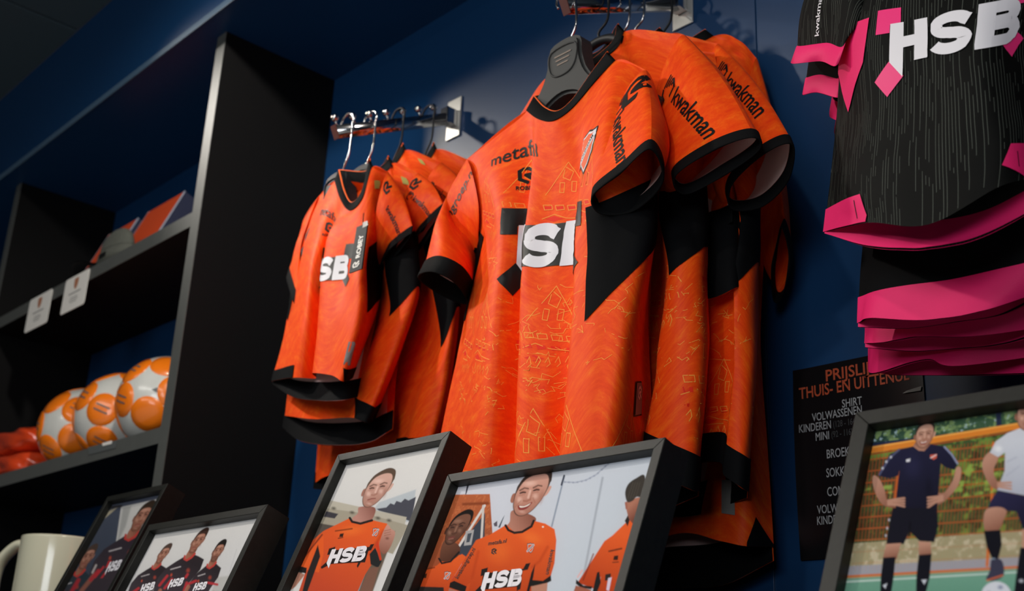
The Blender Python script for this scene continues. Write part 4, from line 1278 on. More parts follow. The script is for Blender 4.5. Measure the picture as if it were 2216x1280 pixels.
class Painter:
    """lays flat ink on the vertices of a printed sheet; shapes are given in picture coordinates"""
    def __init__(self, U, V):
        self.U, self.V = U, V
        self.C = np.zeros(U.shape + (3,))
        r = np.random.RandomState(5)
        self.n = r.randn(*U.shape)
    def blend(self, mask, col):
        col = np.array(lin(col) if isinstance(col, (str, tuple)) else col)
        self.C += (col - self.C) * mask[..., None]
    def fill(self, col):
        self.C[:] = lin(col)
    def grad(self, p0, p1, c0, c1, mask=None):
        d = np.array(p1, float) - np.array(p0, float)
        t = np.clip(((self.U - p0[0]) * d[0] + (self.V - p0[1]) * d[1]) / (d @ d), 0, 1)[..., None]
        col = np.array(lin(c0)) * (1 - t) + np.array(lin(c1)) * t
        if mask is None: self.C[:] = col
        else: self.C += (col - self.C) * mask[..., None]
    def box_(self, p, m):
        p = np.asarray(p, float)
        lo = p.min(0) - m; hi = p.max(0) + m
        return (self.U >= lo[0]) & (self.U <= hi[0]) & (self.V >= lo[1]) & (self.V <= hi[1])
    def sdf(self, pts, sel):
        x = self.U[sel]; y = self.V[sel]
        d = np.full(x.shape, 1e9); ins = np.zeros(x.shape, bool)
        n = len(pts)
        for i in range(n):
            ax, ay = pts[i]; bx, by = pts[(i + 1) % n]
            ex, ey = bx - ax, by - ay
            t = np.clip(((x - ax) * ex + (y - ay) * ey) / (ex * ex + ey * ey + 1e-9), 0, 1)
            d = np.minimum(d, (x - ax - t * ex) ** 2 + (y - ay - t * ey) ** 2)
            c = ((ay > y) != (by > y)) & (x < (bx - ax) * (y - ay) / (by - ay + 1e-12) + ax)
            ins ^= c
        return np.where(ins, -1, 1) * np.sqrt(d)
    def poly(self, pts, col, soft=1.0, alpha=1., curve=False, col2=None, dirn=None):
        pts = np.asarray(pts, float)
        if curve: pts = crspline(pts, 5, True)
        sel = self.box_(pts, soft * 2 + 1)
        if not sel.any(): return
        s = self.sdf(pts, sel)
        m = np.clip(.5 - s / (2 * soft), 0, 1); m = m * m * (3 - 2 * m) * alpha
        if col2 is None:
            c = np.array(lin(col))
            self.C[sel] += (c - self.C[sel]) * m[:, None]
        else:
            p0, p1 = dirn; d = np.array(p1, float) - np.array(p0, float)
            t = np.clip(((self.U[sel] - p0[0]) * d[0] + (self.V[sel] - p0[1]) * d[1]) / (d @ d), 0, 1)[:, None]
            c = np.array(lin(col)) * (1 - t) + np.array(lin(col2)) * t
            self.C[sel] += (c - self.C[sel]) * m[:, None]
    def line(self, pts, w, col, soft=.8, alpha=1.):
        pts = np.asarray(pts, float)
        sel = self.box_(pts, w + soft * 2 + 1)
        if not sel.any(): return
        x = self.U[sel]; y = self.V[sel]; d = np.full(x.shape, 1e9)
        for i in range(len(pts) - 1):
            ax, ay = pts[i]; ex, ey = pts[i + 1] - pts[i]
            t = np.clip(((x - ax) * ex + (y - ay) * ey) / (ex * ex + ey * ey + 1e-9), 0, 1)
            d = np.minimum(d, (x - ax - t * ex) ** 2 + (y - ay - t * ey) ** 2)
        s = np.sqrt(d) - w / 2
        m = np.clip(.5 - s / (2 * soft), 0, 1) * alpha
        c = np.array(lin(col)); self.C[sel] += (c - self.C[sel]) * m[:, None]
    def blob(self, c, r, col, ang=0., alpha=1., hard=.0):
        a = math.radians(ang); x = self.U - c[0]; y = self.V - c[1]
        X = x * math.cos(a) + y * math.sin(a); Y = -x * math.sin(a) + y * math.cos(a)
        d = np.sqrt((X / r[0]) ** 2 + (Y / r[1]) ** 2)
        m = np.clip((1 - d) / (1 - hard + 1e-6), 0, 1); m = m * m * (3 - 2 * m) * alpha
        self.C += (np.array(lin(col)) - self.C) * m[..., None]
    def speckle(self, mask_poly, col, amount, scale=6, seed=1, soft=1.5, thr=.1):
        pts = np.asarray(mask_poly, float); sel = self.box_(pts, 2)
        if not sel.any(): return
        m = np.clip(.5 - self.sdf(pts, sel) / (2 * soft), 0, 1)
        nz = smooth_noise(self.U.shape, seed, scale) * .6 + smooth_noise(self.U.shape, seed + 3, scale * .45) * .4
        m = m * np.clip((nz[sel] - thr) * 1.6, 0, 1) * amount
        c = np.array(lin(col)); self.C[sel] += (c - self.C[sel]) * m[:, None]

def frame(label, X0, Y0, width, height, lean, paint, res, mould=.0115, depth=.038, letters=()):
    """X0,Y0: left end and depth of the frame's TOP front edge, ZT its height; the frame leans back by 'lean'"""
    th = math.radians(lean)
    up = np.array([0, math.sin(th), math.cos(th)]); nrm = np.array([0, -math.cos(th), math.sin(th)]); rt = np.array([1., 0, 0])
    # bottom edge of the front face sits so that the lowest back/front corner touches the counter
    zb = CNT + .0006
    o = np.array([X0, Y0 - math.sin(th) * height, zb])      # bottom-left of the front face
    # the back lower edge is lower than the front one when leaning: lift accordingly
    o = o + np.array([0, 0, depth * math.sin(th)])
    e = empty('photo_frame', (X0 + width / 2, o[1], CNT), label, 'photo frame', 'framed photos on the counter')
    def pt(x, y, d=0.):
        return o + rt * x + up * y - nrm * d
    w_, h_ = width, height; m_ = mould
    quads = {'bottom': [(0, 0), (w_, 0), (w_ - m_, m_), (m_, m_)], 'right': [(w_, 0), (w_, h_), (w_ - m_, h_ - m_), (w_ - m_, m_)],
             'top': [(w_, h_), (0, h_), (m_, h_ - m_), (w_ - m_, h_ - m_)], 'left': [(0, h_), (0, 0), (m_, m_), (m_, h_ - m_)]}
    for k, qd in quads.items():
        V = [pt(x, y) for x, y in qd] + [pt(x, y, depth) for x, y in qd]
        bm = bmesh.new(); vs = [bm.verts.new(v) for v in V]
        for f in ((0, 1, 2, 3), (7, 6, 5, 4), (0, 4, 5, 1), (1, 5, 6, 2), (2, 6, 7, 3), (3, 7, 4, 0)):
            bm.faces.new([vs[i] for i in f])
        bmesh.ops.recalc_face_normals(bm, faces=bm.faces)
        bmesh.ops.bevel(bm, geom=bm.edges[:], offset=.0006, segments=1, affect='EDGES')
        from_bm('moulding', bm, M['frame'], e)
    rd = .011                                                # the picture sits back in the rebate
    V = [pt(x, y, dd) for dd in (rd + .002, rd + .006) for x, y in ((m_ * .8, m_ * .8), (w_ - m_ * .8, m_ * .8), (w_ - m_ * .8, h_ - m_ * .8), (m_ * .8, h_ - m_ * .8))]
    mesh('backing_board', V, [(0, 1, 2, 3), (7, 6, 5, 4), (0, 4, 5, 1), (1, 5, 6, 2), (2, 6, 7, 3), (3, 7, 4, 0)], M['backing'], e)
    # prop at the back
    V = []
    for dd in (0, .004):
        V += [pt(w_ * .42, h_ * .62, depth + .0005 + dd), pt(w_ * .58, h_ * .62, depth + .0005 + dd)]
    foot = pt(w_ * .5, h_ * .62, depth)[1] + h_ * .62 * math.cos(th) * math.tan(math.radians(12))
    for dd in (0, .004):
        for sx in (.40, .60):
            p = pt(w_ * sx, 0, 0); V.append(np.array([p[0], foot + dd, CNT + .0006]))
    mesh('easel_prop', V, [(0, 1, 5, 4), (2, 6, 7, 3), (0, 4, 6, 2), (1, 3, 7, 5), (0, 2, 3, 1), (4, 5, 7, 6)], M['backing'], e)
    # printed sheet
    nx = int((w_ - 2 * m_) / res) + 1; ny = int((h_ - 2 * m_) / res) + 1
    xs = np.linspace(m_ * .9, w_ - m_ * .9, nx); ys = np.linspace(h_ - m_ * .9, m_ * .9, ny)
    gx, gy = np.meshgrid(xs, ys)
    pos = o + gx[..., None] * rt + gy[..., None] * up - nrm * (rd + .001)
    uv = proj(pos.reshape(-1, 3)).reshape(ny, nx, 2)
    pa = Painter(uv[..., 0], uv[..., 1])
    paint(pa)
    col = np.clip(pa.C + pa.n[..., None] * pa.C * .012, 0, 1)
    idx = np.arange(nx * ny).reshape(ny, nx)
    qd = np.stack([idx[:-1, :-1], idx[1:, :-1], idx[1:, 1:], idx[:-1, 1:]], -1).reshape(-1, 4)
    me = bpy.data.meshes.new('photo_print')
    me.vertices.add(nx * ny); me.vertices.foreach_set('co', pos.reshape(-1).astype(np.float32))
    me.loops.add(len(qd) * 4); me.loops.foreach_set('vertex_index', qd.reshape(-1).astype(np.int32))
    me.polygons.add(len(qd)); me.polygons.foreach_set('loop_start', np.arange(0, len(qd) * 4, 4, dtype=np.int32))
    me.update(calc_edges=True)
    at = me.color_attributes.new('ink', 'FLOAT_COLOR', 'POINT')
    at.data.foreach_set('color', np.concatenate([col.reshape(-1, 3), np.ones((nx * ny, 1))], 1).astype(np.float32).ravel())
    pr = link('photo_print', me, M['photo'], e)
    # printed lettering, in the sheet's plane: (text, baseline start px, baseline end px, up px, ink)
    pc = pt(0, 0, rd + .0006)
    for (vf, p0, p1, p2, ink, nm) in letters:
        A, B_, C_ = (Pplane(*p, pc, nrm) for p in (p0, p1, p2))
        v, f = vf; v = np.array(v, float); lo = v.min(0); hi = v.max(0)
        v = (v - [lo[0], 0]) / [hi[0] - lo[0], hi[1]]
        mesh(nm, [A + (B_ - A) * a[0] + (C_ - A) * a[1] for a in v], f, M[ink], pr)
    # glazing
    V = [pt(x, y, rd - .0016) for x, y in ((m_ * .9, m_ * .9), (w_ - m_ * .9, m_ * .9), (w_ - m_ * .9, h_ - m_ * .9), (m_ * .9, h_ - m_ * .9))]
    mesh('glass_pane', V, [(0, 1, 2, 3)], M['glass'], e)
    return e
def tri(vf):
    """triangulated copy of a flat mesh"""
    return cut2d(vf, 99)

# ---------------------------------------------------------------- picture content
SKIN, SKIND, SKINL = '#c08a78', '#8d5648', '#dcae9c'
OR, ORD, ORL = '#e2602a', '#b23f1c', '#ef7a35'
def face(p, c, U, R, skin, skind, skinl, hair, smile=False, turn=0., beard=False, brow='#4a3228'):
    """head about centre c; U = centre to crown, R = centre to right cheek, both as drawn on the sheet"""
    U = np.array(U, float); R = np.array(R, float) / .76
    s = np.linalg.norm(U) * .6 + np.linalg.norm(R) * .3
    ang = math.degrees(math.atan2(U[0], -U[1])) * .6
    def T(x, y): return (c[0] + x * R[0] - y * U[0], c[1] + x * R[1] - y * U[1])
    def K(pts): return [T(*q) for q in pts]
    p.poly(K([(-.72, -.08), (-.88, -.08), (-.86, .20), (-.70, .30)]), skind, 1.2, curve=True)
    p.poly(K([(.72, -.10), (.90, -.10), (.86, .18), (.70, .28)]), skin, 1.2, curve=True)
    p.poly(K([(-.58, -.80), (0, -1.02), (.58, -.82), (.76, -.35), (.73, .1), (.62, .50), (.36, .86), (0, 1.0), (-.36, .86), (-.62, .50), (-.73, .1), (-.76, -.35)]), hair, 1.2, curve=True)
    p.poly(K([(-.50, -.66), (0, -.82), (.50, -.68), (.69, -.25), (.69, .12), (.58, .50), (.33, .84), (0, .97), (-.33, .84), (-.58, .50), (-.69, .12), (-.69, -.2)]), skin, 1.6, curve=True, col2=skind, dirn=(T(-.5, -.5), T(.7, 1.2)))
    p.blob(T(-.12 + turn, -.42), (s * .46, s * .20), skinl, -8, .65)
    p.blob(T(-.36 + turn, .22), (s * .22, s * .22), skinl, ang, .6)
    p.blob(T(.36 + turn, .20), (s * .2, s * .22), skinl, ang, .5)
    p.blob(T(.60, .30), (s * .18, s * .5), skind, ang, .55)
    p.blob(T(-.60, .30), (s * .14, s * .5), skind, ang, .4)
    for sx in (-.32, .30):
        p.blob(T(sx + turn, -.10), (s * .22, s * .13), skind, -8, .8)
        p.line(K([(sx - .19 + turn, -.20), (sx + turn, -.27), (sx + .19 + turn, -.21)]), s * .065, brow, 1.1, .8)
        p.line(K([(sx - .12 + turn, -.07), (sx + turn, -.09), (sx + .12 + turn, -.06)]), s * .07, '#2a2020', .8, .85)
        p.line(K([(sx - .12 + turn, .03), (sx + .12 + turn, .03)]), s * .05, skind, 1.2, .5)
    p.line(K([(turn + .02, -.08), (turn + .04, .20)]), s * .11, skinl, 1.4, .6)
    p.line(K([(turn + .12, -.05), (turn + .15, .26)]), s * .07, skind, 1.5, .5)
    p.line(K([(turn - .13, .31), (turn + .03, .35), (turn + .17, .30)]), s * .075, skind, 1.2, .85)
    if smile:
        p.poly(K([(-.32 + turn, .47), (turn, .53), (.32 + turn, .44), (.2 + turn, .66), (turn, .72), (-.2 + turn, .67)]), '#8c3b38', 1.0, curve=True)
        p.poly(K([(-.25 + turn, .50), (turn, .55), (.26 + turn, .48), (.17 + turn, .58), (turn, .61), (-.17 + turn, .59)]), '#e6dcd3', .8, curve=True)
        p.line(K([(-.26 + turn, .28), (-.44 + turn, .52)]), s * .045, skind, 1.4, .6)
        p.line(K([(.28 + turn, .26), (.45 + turn, .48)]), s * .045, skind, 1.4, .6)
    else:
        p.line(K([(-.22 + turn, .56), (turn, .53), (.22 + turn, .55)]), s * .055, '#7d3f3c', .9, .9)
        p.line(K([(-.15 + turn, .64), (.15 + turn, .63)]), s * .06, '#b5766a', 1.2, .6)
    p.blob(T(turn, .80), (s * .26, s * .12), skinl, ang, .35)
    if beard:
        p.poly(K([(-.66, .2), (-.5, .45), (0, .42), (.5, .45), (.66, .2), (.58, .6), (.3, .95), (0, 1.0), (-.3, .95), (-.58, .6)]), '#3a2a24', 2.5, .45, curve=True)
    return T

def hair_cap(p, T, col, low=.0, thick=1.):
    K = [T(*q_) for q_ in [(-.74, low), (-.76, -.45), (-.48, -.86), (.06, -1.07), (.58, -.88), (.78, -.42), (.74, low - .05), (.69, -.40), (.44, -.70), (0, -.79), (-.46, -.66), (-.69, -.34)]]
    p.poly(K, col, 1.4, curve=True)

def crest_p(p, c, s, sk=0.):
    q_ = [(x + y * sk, y) for x, y in shield(1)]
    P_ = lambda k: [(c[0] + s * x * k, c[1] - s * y * k) for x, y in q_]
    p.poly(P_(1.05), '#33303a', .7); p.poly(P_(.9), '#d8d2d0', .6); p.poly(P_(.76), '#e0602c', .6)
    p.line([(c[0] - s * .42, c[1] + s * .42), (c[0] + s * .42, c[1] - s * .42)], s * .26, '#cfc9cc', .7)
    p.line([(c[0] - s * .40, c[1] + s * .40), (c[0] + s * .40, c[1] - s * .40)], s * .08, '#3a3a48', .6)

def paint_middle(p):
    p.grad((1000, 1050), (1250, 1280), '#d2d4de', '#c3cbd4')
    # gabled brick house
    p.poly([(940, 1072), (1060, 1070), (1066, 1160), (1010, 1300), (900, 1300)], '#b8633c', 1.2, col2='#9a4e30', dirn=((980, 1070), (1000, 1200)))
    p.speckle([(940, 1072), (1060, 1070), (1066, 1160), (960, 1200)], '#c9764a', .6, 5, 3)
    p.line([(1003, 1092), (1056, 1090)], 6, '#8a4427', 2)
    p.poly([(1050, 1110), (1048, 1180), (1012, 1215), (985, 1195)], '#3d4450', 1.2)
    p.line([(994, 1182), (1049, 1095)], 5, '#d8d3cf', .9); p.line([(1046, 1096), (1042, 1165)], 5, '#cfcac6', .9)
    p.poly([(1008, 1150), (1026, 1147), (1020, 1180), (1004, 1182)], '#a9a7a8', 1); p.poly([(1012, 1156), (1021, 1154), (1016, 1174), (1009, 1175)], '#4a505a', .8)
    p.line([(1014, 1050), (1008, 1070)], 2.2, '#4a4550', .8)
    p.line([(1012, 1050), (1009, 1066)], 2.6, '#3a3a48', .8)
    # small dark gable and waving lines
    p.poly([(1088, 1122), (1092, 1116), (1082, 1143), (1078, 1142)], '#4f5a66', 1); p.poly([(1068, 1134), (1076, 1128), (1076, 1140), (1070, 1140)], '#5a5560', 1)
    # masts
    p.line([(1221, 1032), (1194, 1140)], 3.4, '#8e98a8', 1.2); p.line([(1221, 1030), (1215, 1050)], 3.6, '#3d4352', .9)
    p.line([(1304, 1035), (1255, 1290)], 4.2, '#a4aab4', 2.0)
    gp = [(1222, 1044 - 0), (1245, 1045), (1268, 1040), (1290, 1028), (1310, 1010), (1326, 996)]
    p.line(gp, 2.6, '#9aa0b2', 1.2, .8)
    for a in crspline(gp, 5)[::2]: p.blob(a, (3.5, 3.5), '#8d94a8', 0, .7)
    # left man
    p.poly([(945, 1225), (960, 1212), (985, 1206), (1000, 1200), (1012, 1208), (1030, 1240), (1060, 1300), (880, 1310), (905, 1240)], OR, 1.2, col2=ORD, dirn=((980, 1205), (960, 1300)))
    p.poly([(962, 1170), (992, 1180), (994, 1200), (975, 1214), (952, 1212)], '#6d4636', 1.2, curve=True, col2='#4b2d22', dirn=((965, 1180), (985, 1215)))
    p.line([(950, 1210), (956, 1220), (975, 1216), (993, 1196)], 4, '#22201f', .8)
    T = face(p, (991, 1143), (18, -37), (23, -4), '#7c5343', '#50342a', '#a07763', '#1f1a18', turn=-.12, brow='#1c1412')
    hair_cap(p, T, '#1d1918')
    p.poly([(987, 1243), (1002, 1216), (1003, 1232), (988, 1250), (978, 1253)], '#c8405a', .9); p.line([(985, 1247), (1000, 1222)], 2, '#f0e2e4', .8)
    crest_p(p, (968, 1247), 14)
    p.line([(913, 1235), (940, 1229)], 3, '#5a2a18', 1, .8)
    p.poly([(917, 1243), (924, 1242), (922, 1252), (915, 1252)], '#3b241a', 1)
    p.poly([(900, 1270), (960, 1272), (962, 1300), (890, 1300)], '#2b2624', 1.2)
    # right man, half hidden
    p.poly([(1352, 1134), (1325, 1160), (1308, 1172), (1290, 1200), (1250, 1262), (1285, 1275), (1300, 1250), (1284, 1300), (1400, 1300), (1400, 1100)], OR, 1.2, col2=ORD, dirn=((1330, 1150), (1280, 1280)))
    p.poly([(1247, 1255), (1262, 1268), (1282, 1270), (1280, 1276), (1258, 1274), (1246, 1264)], '#23201f', 1)
    p.poly([(1246, 1268), (1280, 1278), (1270, 1300), (1235, 1300)], '#a0604c', 1.2)
    p.poly([(1292, 1240), (1297, 1238), (1300, 1262), (1285, 1300), (1278, 1300)], '#1f1f20', 1)
    p.line([(1284, 1200), (1262, 1256)], 3, '#7a2c1a', 1.2, .8); p.line([(1260, 1235), (1250, 1250)], 3, '#e9a9a4', 1, .8)
    p.line([(1318, 1194), (1345, 1188)], 3.5, '#55291a', .9, .9)
    p.poly([(1329, 1204), (1338, 1203), (1337, 1213), (1327, 1213)], '#352019', .9); p.line([(1326, 1218), (1338, 1217)], 2, '#4a281c', .8)
    p.poly([(1310, 1244), (1322, 1242), (1321, 1256), (1309, 1258)], '#2c2725', .8); p.poly([(1316, 1252), (1324, 1250), (1318, 1280), (1312, 1278)], '#d6cbe0', .8)
    p.poly([(1358, 1140), (1352, 1128), (1362, 1110), (1372, 1100)], '#2a2524', 1)
    p.poly([(1360, 1085), (1355, 1095), (1357, 1110), (1364, 1128), (1380, 1135), (1390, 1080)], '#b07560', 1.2, curve=True, col2='#7c4a3c', dirn=((1358, 1100), (1375, 1120)))
    p.poly([(1352, 1088), (1357, 1086), (1358, 1102), (1354, 1103)], '#a46655', .9)
    p.poly([(1355, 1082), (1353, 1065), (1360, 1048), (1376, 1036), (1395, 1030), (1395, 1075), (1378, 1076), (1370, 1084), (1360, 1088)], '#3d3833', 1.4, curve=True)
    for k in range(4): p.line([(1358 + 6 * k, 1080 - k), (1370 + 5 * k, 1045)], 1.6, '#5a534a', 1.0, .5)
    # centre man: neck, head, shirt
    p.poly([(1110, 1105), (1103, 1130), (1095, 1145), (1120, 1165), (1150, 1140), (1158, 1120)], '#b57f6d', 1.2, curve=True, col2='#8a5546', dirn=((1105, 1130), (1150, 1110)))
    p.poly([(1096, 1136), (1112, 1152), (1130, 1154), (1145, 1142), (1156, 1128), (1180, 1134), (1200, 1146), (1204, 1170), (1200, 1220), (1190, 1254), (1176, 1262), (1170, 1300), (1010, 1300), (1018, 1262), (1000, 1276), (974, 1262), (1000, 1220), (1030, 1170), (1060, 1158)], OR, 1.2, col2=ORD, dirn=((1100, 1150), (1080, 1310)))
    p.blob((1150, 1165), (40, 22), ORL, 20, .6); p.blob((1080, 1195), (40, 40), ORL, 0, .4)
    p.line([(1185, 1185), (1168, 1215), (1152, 1228)], 5, ORD, 3, .6); p.line([(1035, 1195), (1022, 1250)], 5, ORD, 3, .6)
    p.line([(1094, 1138), (1100, 1148), (1113, 1154), (1130, 1152), (1150, 1140), (1155, 1128)], 5, '#231f1e', .8)
    p.poly([(974, 1262), (983, 1258), (1010, 1270), (1006, 1284), (972, 1272)], '#1e1d1d', 1)
    p.poly([(1148, 1256), (1175, 1258), (1192, 1246), (1193, 1258), (1170, 1270), (1148, 1270)], '#1e1d1d', 1)
    p.poly([(1150, 1240), (1158, 1222), (1154, 1250), (1143, 1290), (1136, 1295)], '#1b1b1c', 1.2)
    p.poly([(1150, 1270), (1185, 1262), (1182, 1300), (1150, 1300)], '#b9846f', 1.3)
    p.poly([(972, 1274), (1004, 1284), (1000, 1300), (965, 1300)], '#a4705f', 1.3)
    T = face(p, (1149, 1067), (19, -51), (36, -7), '#d39f8e', '#a56c5a', '#efc8b9', '#4d3a33', smile=True, turn=-.08)
    hair_cap(p, T, '#41332e', -.25)
    crest_p(p, (1148, 1187), 16)
    p.blob((1175, 1141), (3, 2.5), '#e8ddd0', 0, 1, .5)
    # black blocks behind the sponsor letters
    p.poly([(1042, 1233), (1056, 1229), (1053, 1245), (1040, 1248)], '#23201f', .7); p.poly([(1138, 1221), (1148, 1219), (1142, 1234), (1130, 1236)], '#23201f', .7)
    p.poly([(1046, 1242), (1132, 1232), (1124, 1270), (1040, 1278)], '#23201f', .7); p.poly([(1040, 1268), (1048, 1276), (1032, 1285), (1028, 1280)], '#23201f', .7)
    p.poly([(1119, 1262), (1129, 1256), (1126, 1276), (1118, 1280)], '#23201f', .7)

def paint_portrait(p):
    p.grad((800, 960), (760, 1120), '#dcdad8', '#d3d2d1')
    p.poly([(900, 1060), (820, 1088), (790, 1130), (890, 1130)], '#b9c0c6', 2)
    p.poly([(815, 1102), (836, 1099), (845, 1090), (853, 1093), (858, 1085), (868, 1088), (876, 1080), (884, 1084), (900, 1076), (890, 1130), (860, 1118), (820, 1106)], '#4b4c56', 1.4)
    p.poly([(712, 1083), (780, 1098), (880, 1120), (875, 1140), (790, 1120), (725, 1104), (690, 1105), (696, 1092)], '#b9b3a5', 1.4)
    p.poly([(700, 1100), (790, 1112), (885, 1138), (850, 1200), (680, 1140)], '#a39c8c', 1.6)
    p.poly([(706, 1107), (732, 1113), (724, 1123), (700, 1119)], '#3f3d44', 1.4)
    for x, y in ((722, 1101), (762, 1110), (818, 1122), (842, 1127)): p.blob((x, y), (9, 6), '#4a463e', 10, .85)
    p.poly([(685, 1132), (730, 1140), (640, 1260), (590, 1290)], '#57504a', 1.8)
    p.line([(690, 1112), (668, 1150)], 5, '#c9c7c0', 1.4); p.line([(662, 1165), (645, 1190)], 5, '#b9b6ae', 1.4)
    p.poly([(855, 1150), (800, 1300), (740, 1300), (800, 1200)], '#6a5c4f', 2.0)
    p.poly([(796, 1210), (800, 1215), (770, 1300), (758, 1300)], '#8f9296', 1.2); p.poly([(790, 1225), (794, 1226), (765, 1300), (760, 1300)], '#33333a', 1)
    # neck and head
    p.poly([(778, 1098), (774, 1112), (762, 1124), (780, 1136), (803, 1128), (812, 1100)], '#bb8a7e', 1.2, curve=True, col2='#8f5d52', dirn=((772, 1120), (808, 1100)))
    p.poly([(757, 1122), (768, 1132), (785, 1134), (804, 1126), (820, 1130), (838, 1134), (836, 1150), (826, 1168), (822, 1180), (812, 1210), (790, 1245), (770, 1290), (640, 1300), (664, 1230), (640, 1226), (665, 1180), (700, 1150)], OR, 1.2, col2='#c04a2e', dirn=((790, 1130), (720, 1290)))
    p.blob((760, 1150), (45, 18), ORL, -10, .55); p.line([(695, 1180), (684, 1225)], 6, ORD, 3, .6); p.line([(830, 1150), (800, 1200)], 6, ORD, 3, .7)
    p.line([(757, 1122), (762, 1130), (780, 1134), (805, 1127)], 5, '#272221', .8)
    p.poly([(700, 1160), (660, 1205), (640, 1228), (690, 1240), (700, 1200)], OR, 1.5, .9)
    p.poly([(641, 1224), (664, 1230), (662, 1242), (636, 1236)], '#201e1e', 1); p.poly([(693, 1205), (688, 1180), (665, 1240), (652, 1290), (662, 1290)], '#2a2626', 1.4)
    p.poly([(640, 1238), (660, 1244), (640, 1270), (600, 1300), (590, 1290)], '#a87866', 1.4)
    # raised hand with the cloth
    p.poly([(834, 1142), (840, 1136), (846, 1145), (855, 1152), (852, 1168), (842, 1190), (830, 1200), (820, 1185), (826, 1160)], '#c79485', 1.2, curve=True, col2='#8d5b4c', dirn=((840, 1140), (830, 1200)))
    for k in range(3): p.line([(832, 1150 + 5 * k), (845, 1147 + 5 * k)], 1.4, '#8d5b4c', .8, .8)
    p.blob((838, 1166), (7, 5), '#5c3228', 0, .7)
    p.poly([(800, 1200), (812, 1186), (826, 1216), (818, 1230), (802, 1222)], '#26292a', 1.1); p.poly([(818, 1170), (826, 1212), (822, 1214), (812, 1180)], '#cc3f24', 1.2)
    p.poly([(800, 1230), (820, 1228), (800, 1300), (770, 1300)], '#7d5a4c', 1.6)
    T = face(p, (817, 1058), (20, -41), (28, -5), '#d3a99b', '#a27264', '#eecbbf', '#5a463b', turn=-.05)
    hair_cap(p, T, '#5c4a3e', -.25)
    crest_p(p, (813, 1153), 14)
    p.line([(726, 1150), (762, 1145)], 2.6, '#5a2c1a', 1, .85); p.poly([(736, 1156), (744, 1155), (742, 1163), (734, 1163)], '#30221c', .9); p.line([(732, 1166), (742, 1164)], 1.8, '#4a2c1e', .8)
    p.line([(697, 1158), (668, 1195), (652, 1216)], 3, '#5d2a1c', 1.2, .8)
    p.poly([(712, 1188), (726, 1184), (722, 1200), (708, 1202)], '#242020', .7); p.poly([(802, 1179), (810, 1178), (803, 1192), (794, 1194)], '#242020', .7)
    p.poly([(716, 1192), (800, 1184), (790, 1218), (706, 1222)], '#242020', .8); p.poly([(712, 1212), (720, 1220), (696, 1232), (694, 1228)], '#242020', .7); p.poly([(776, 1216), (782, 1216), (774, 1230), (772, 1226)], '#242020', .7)

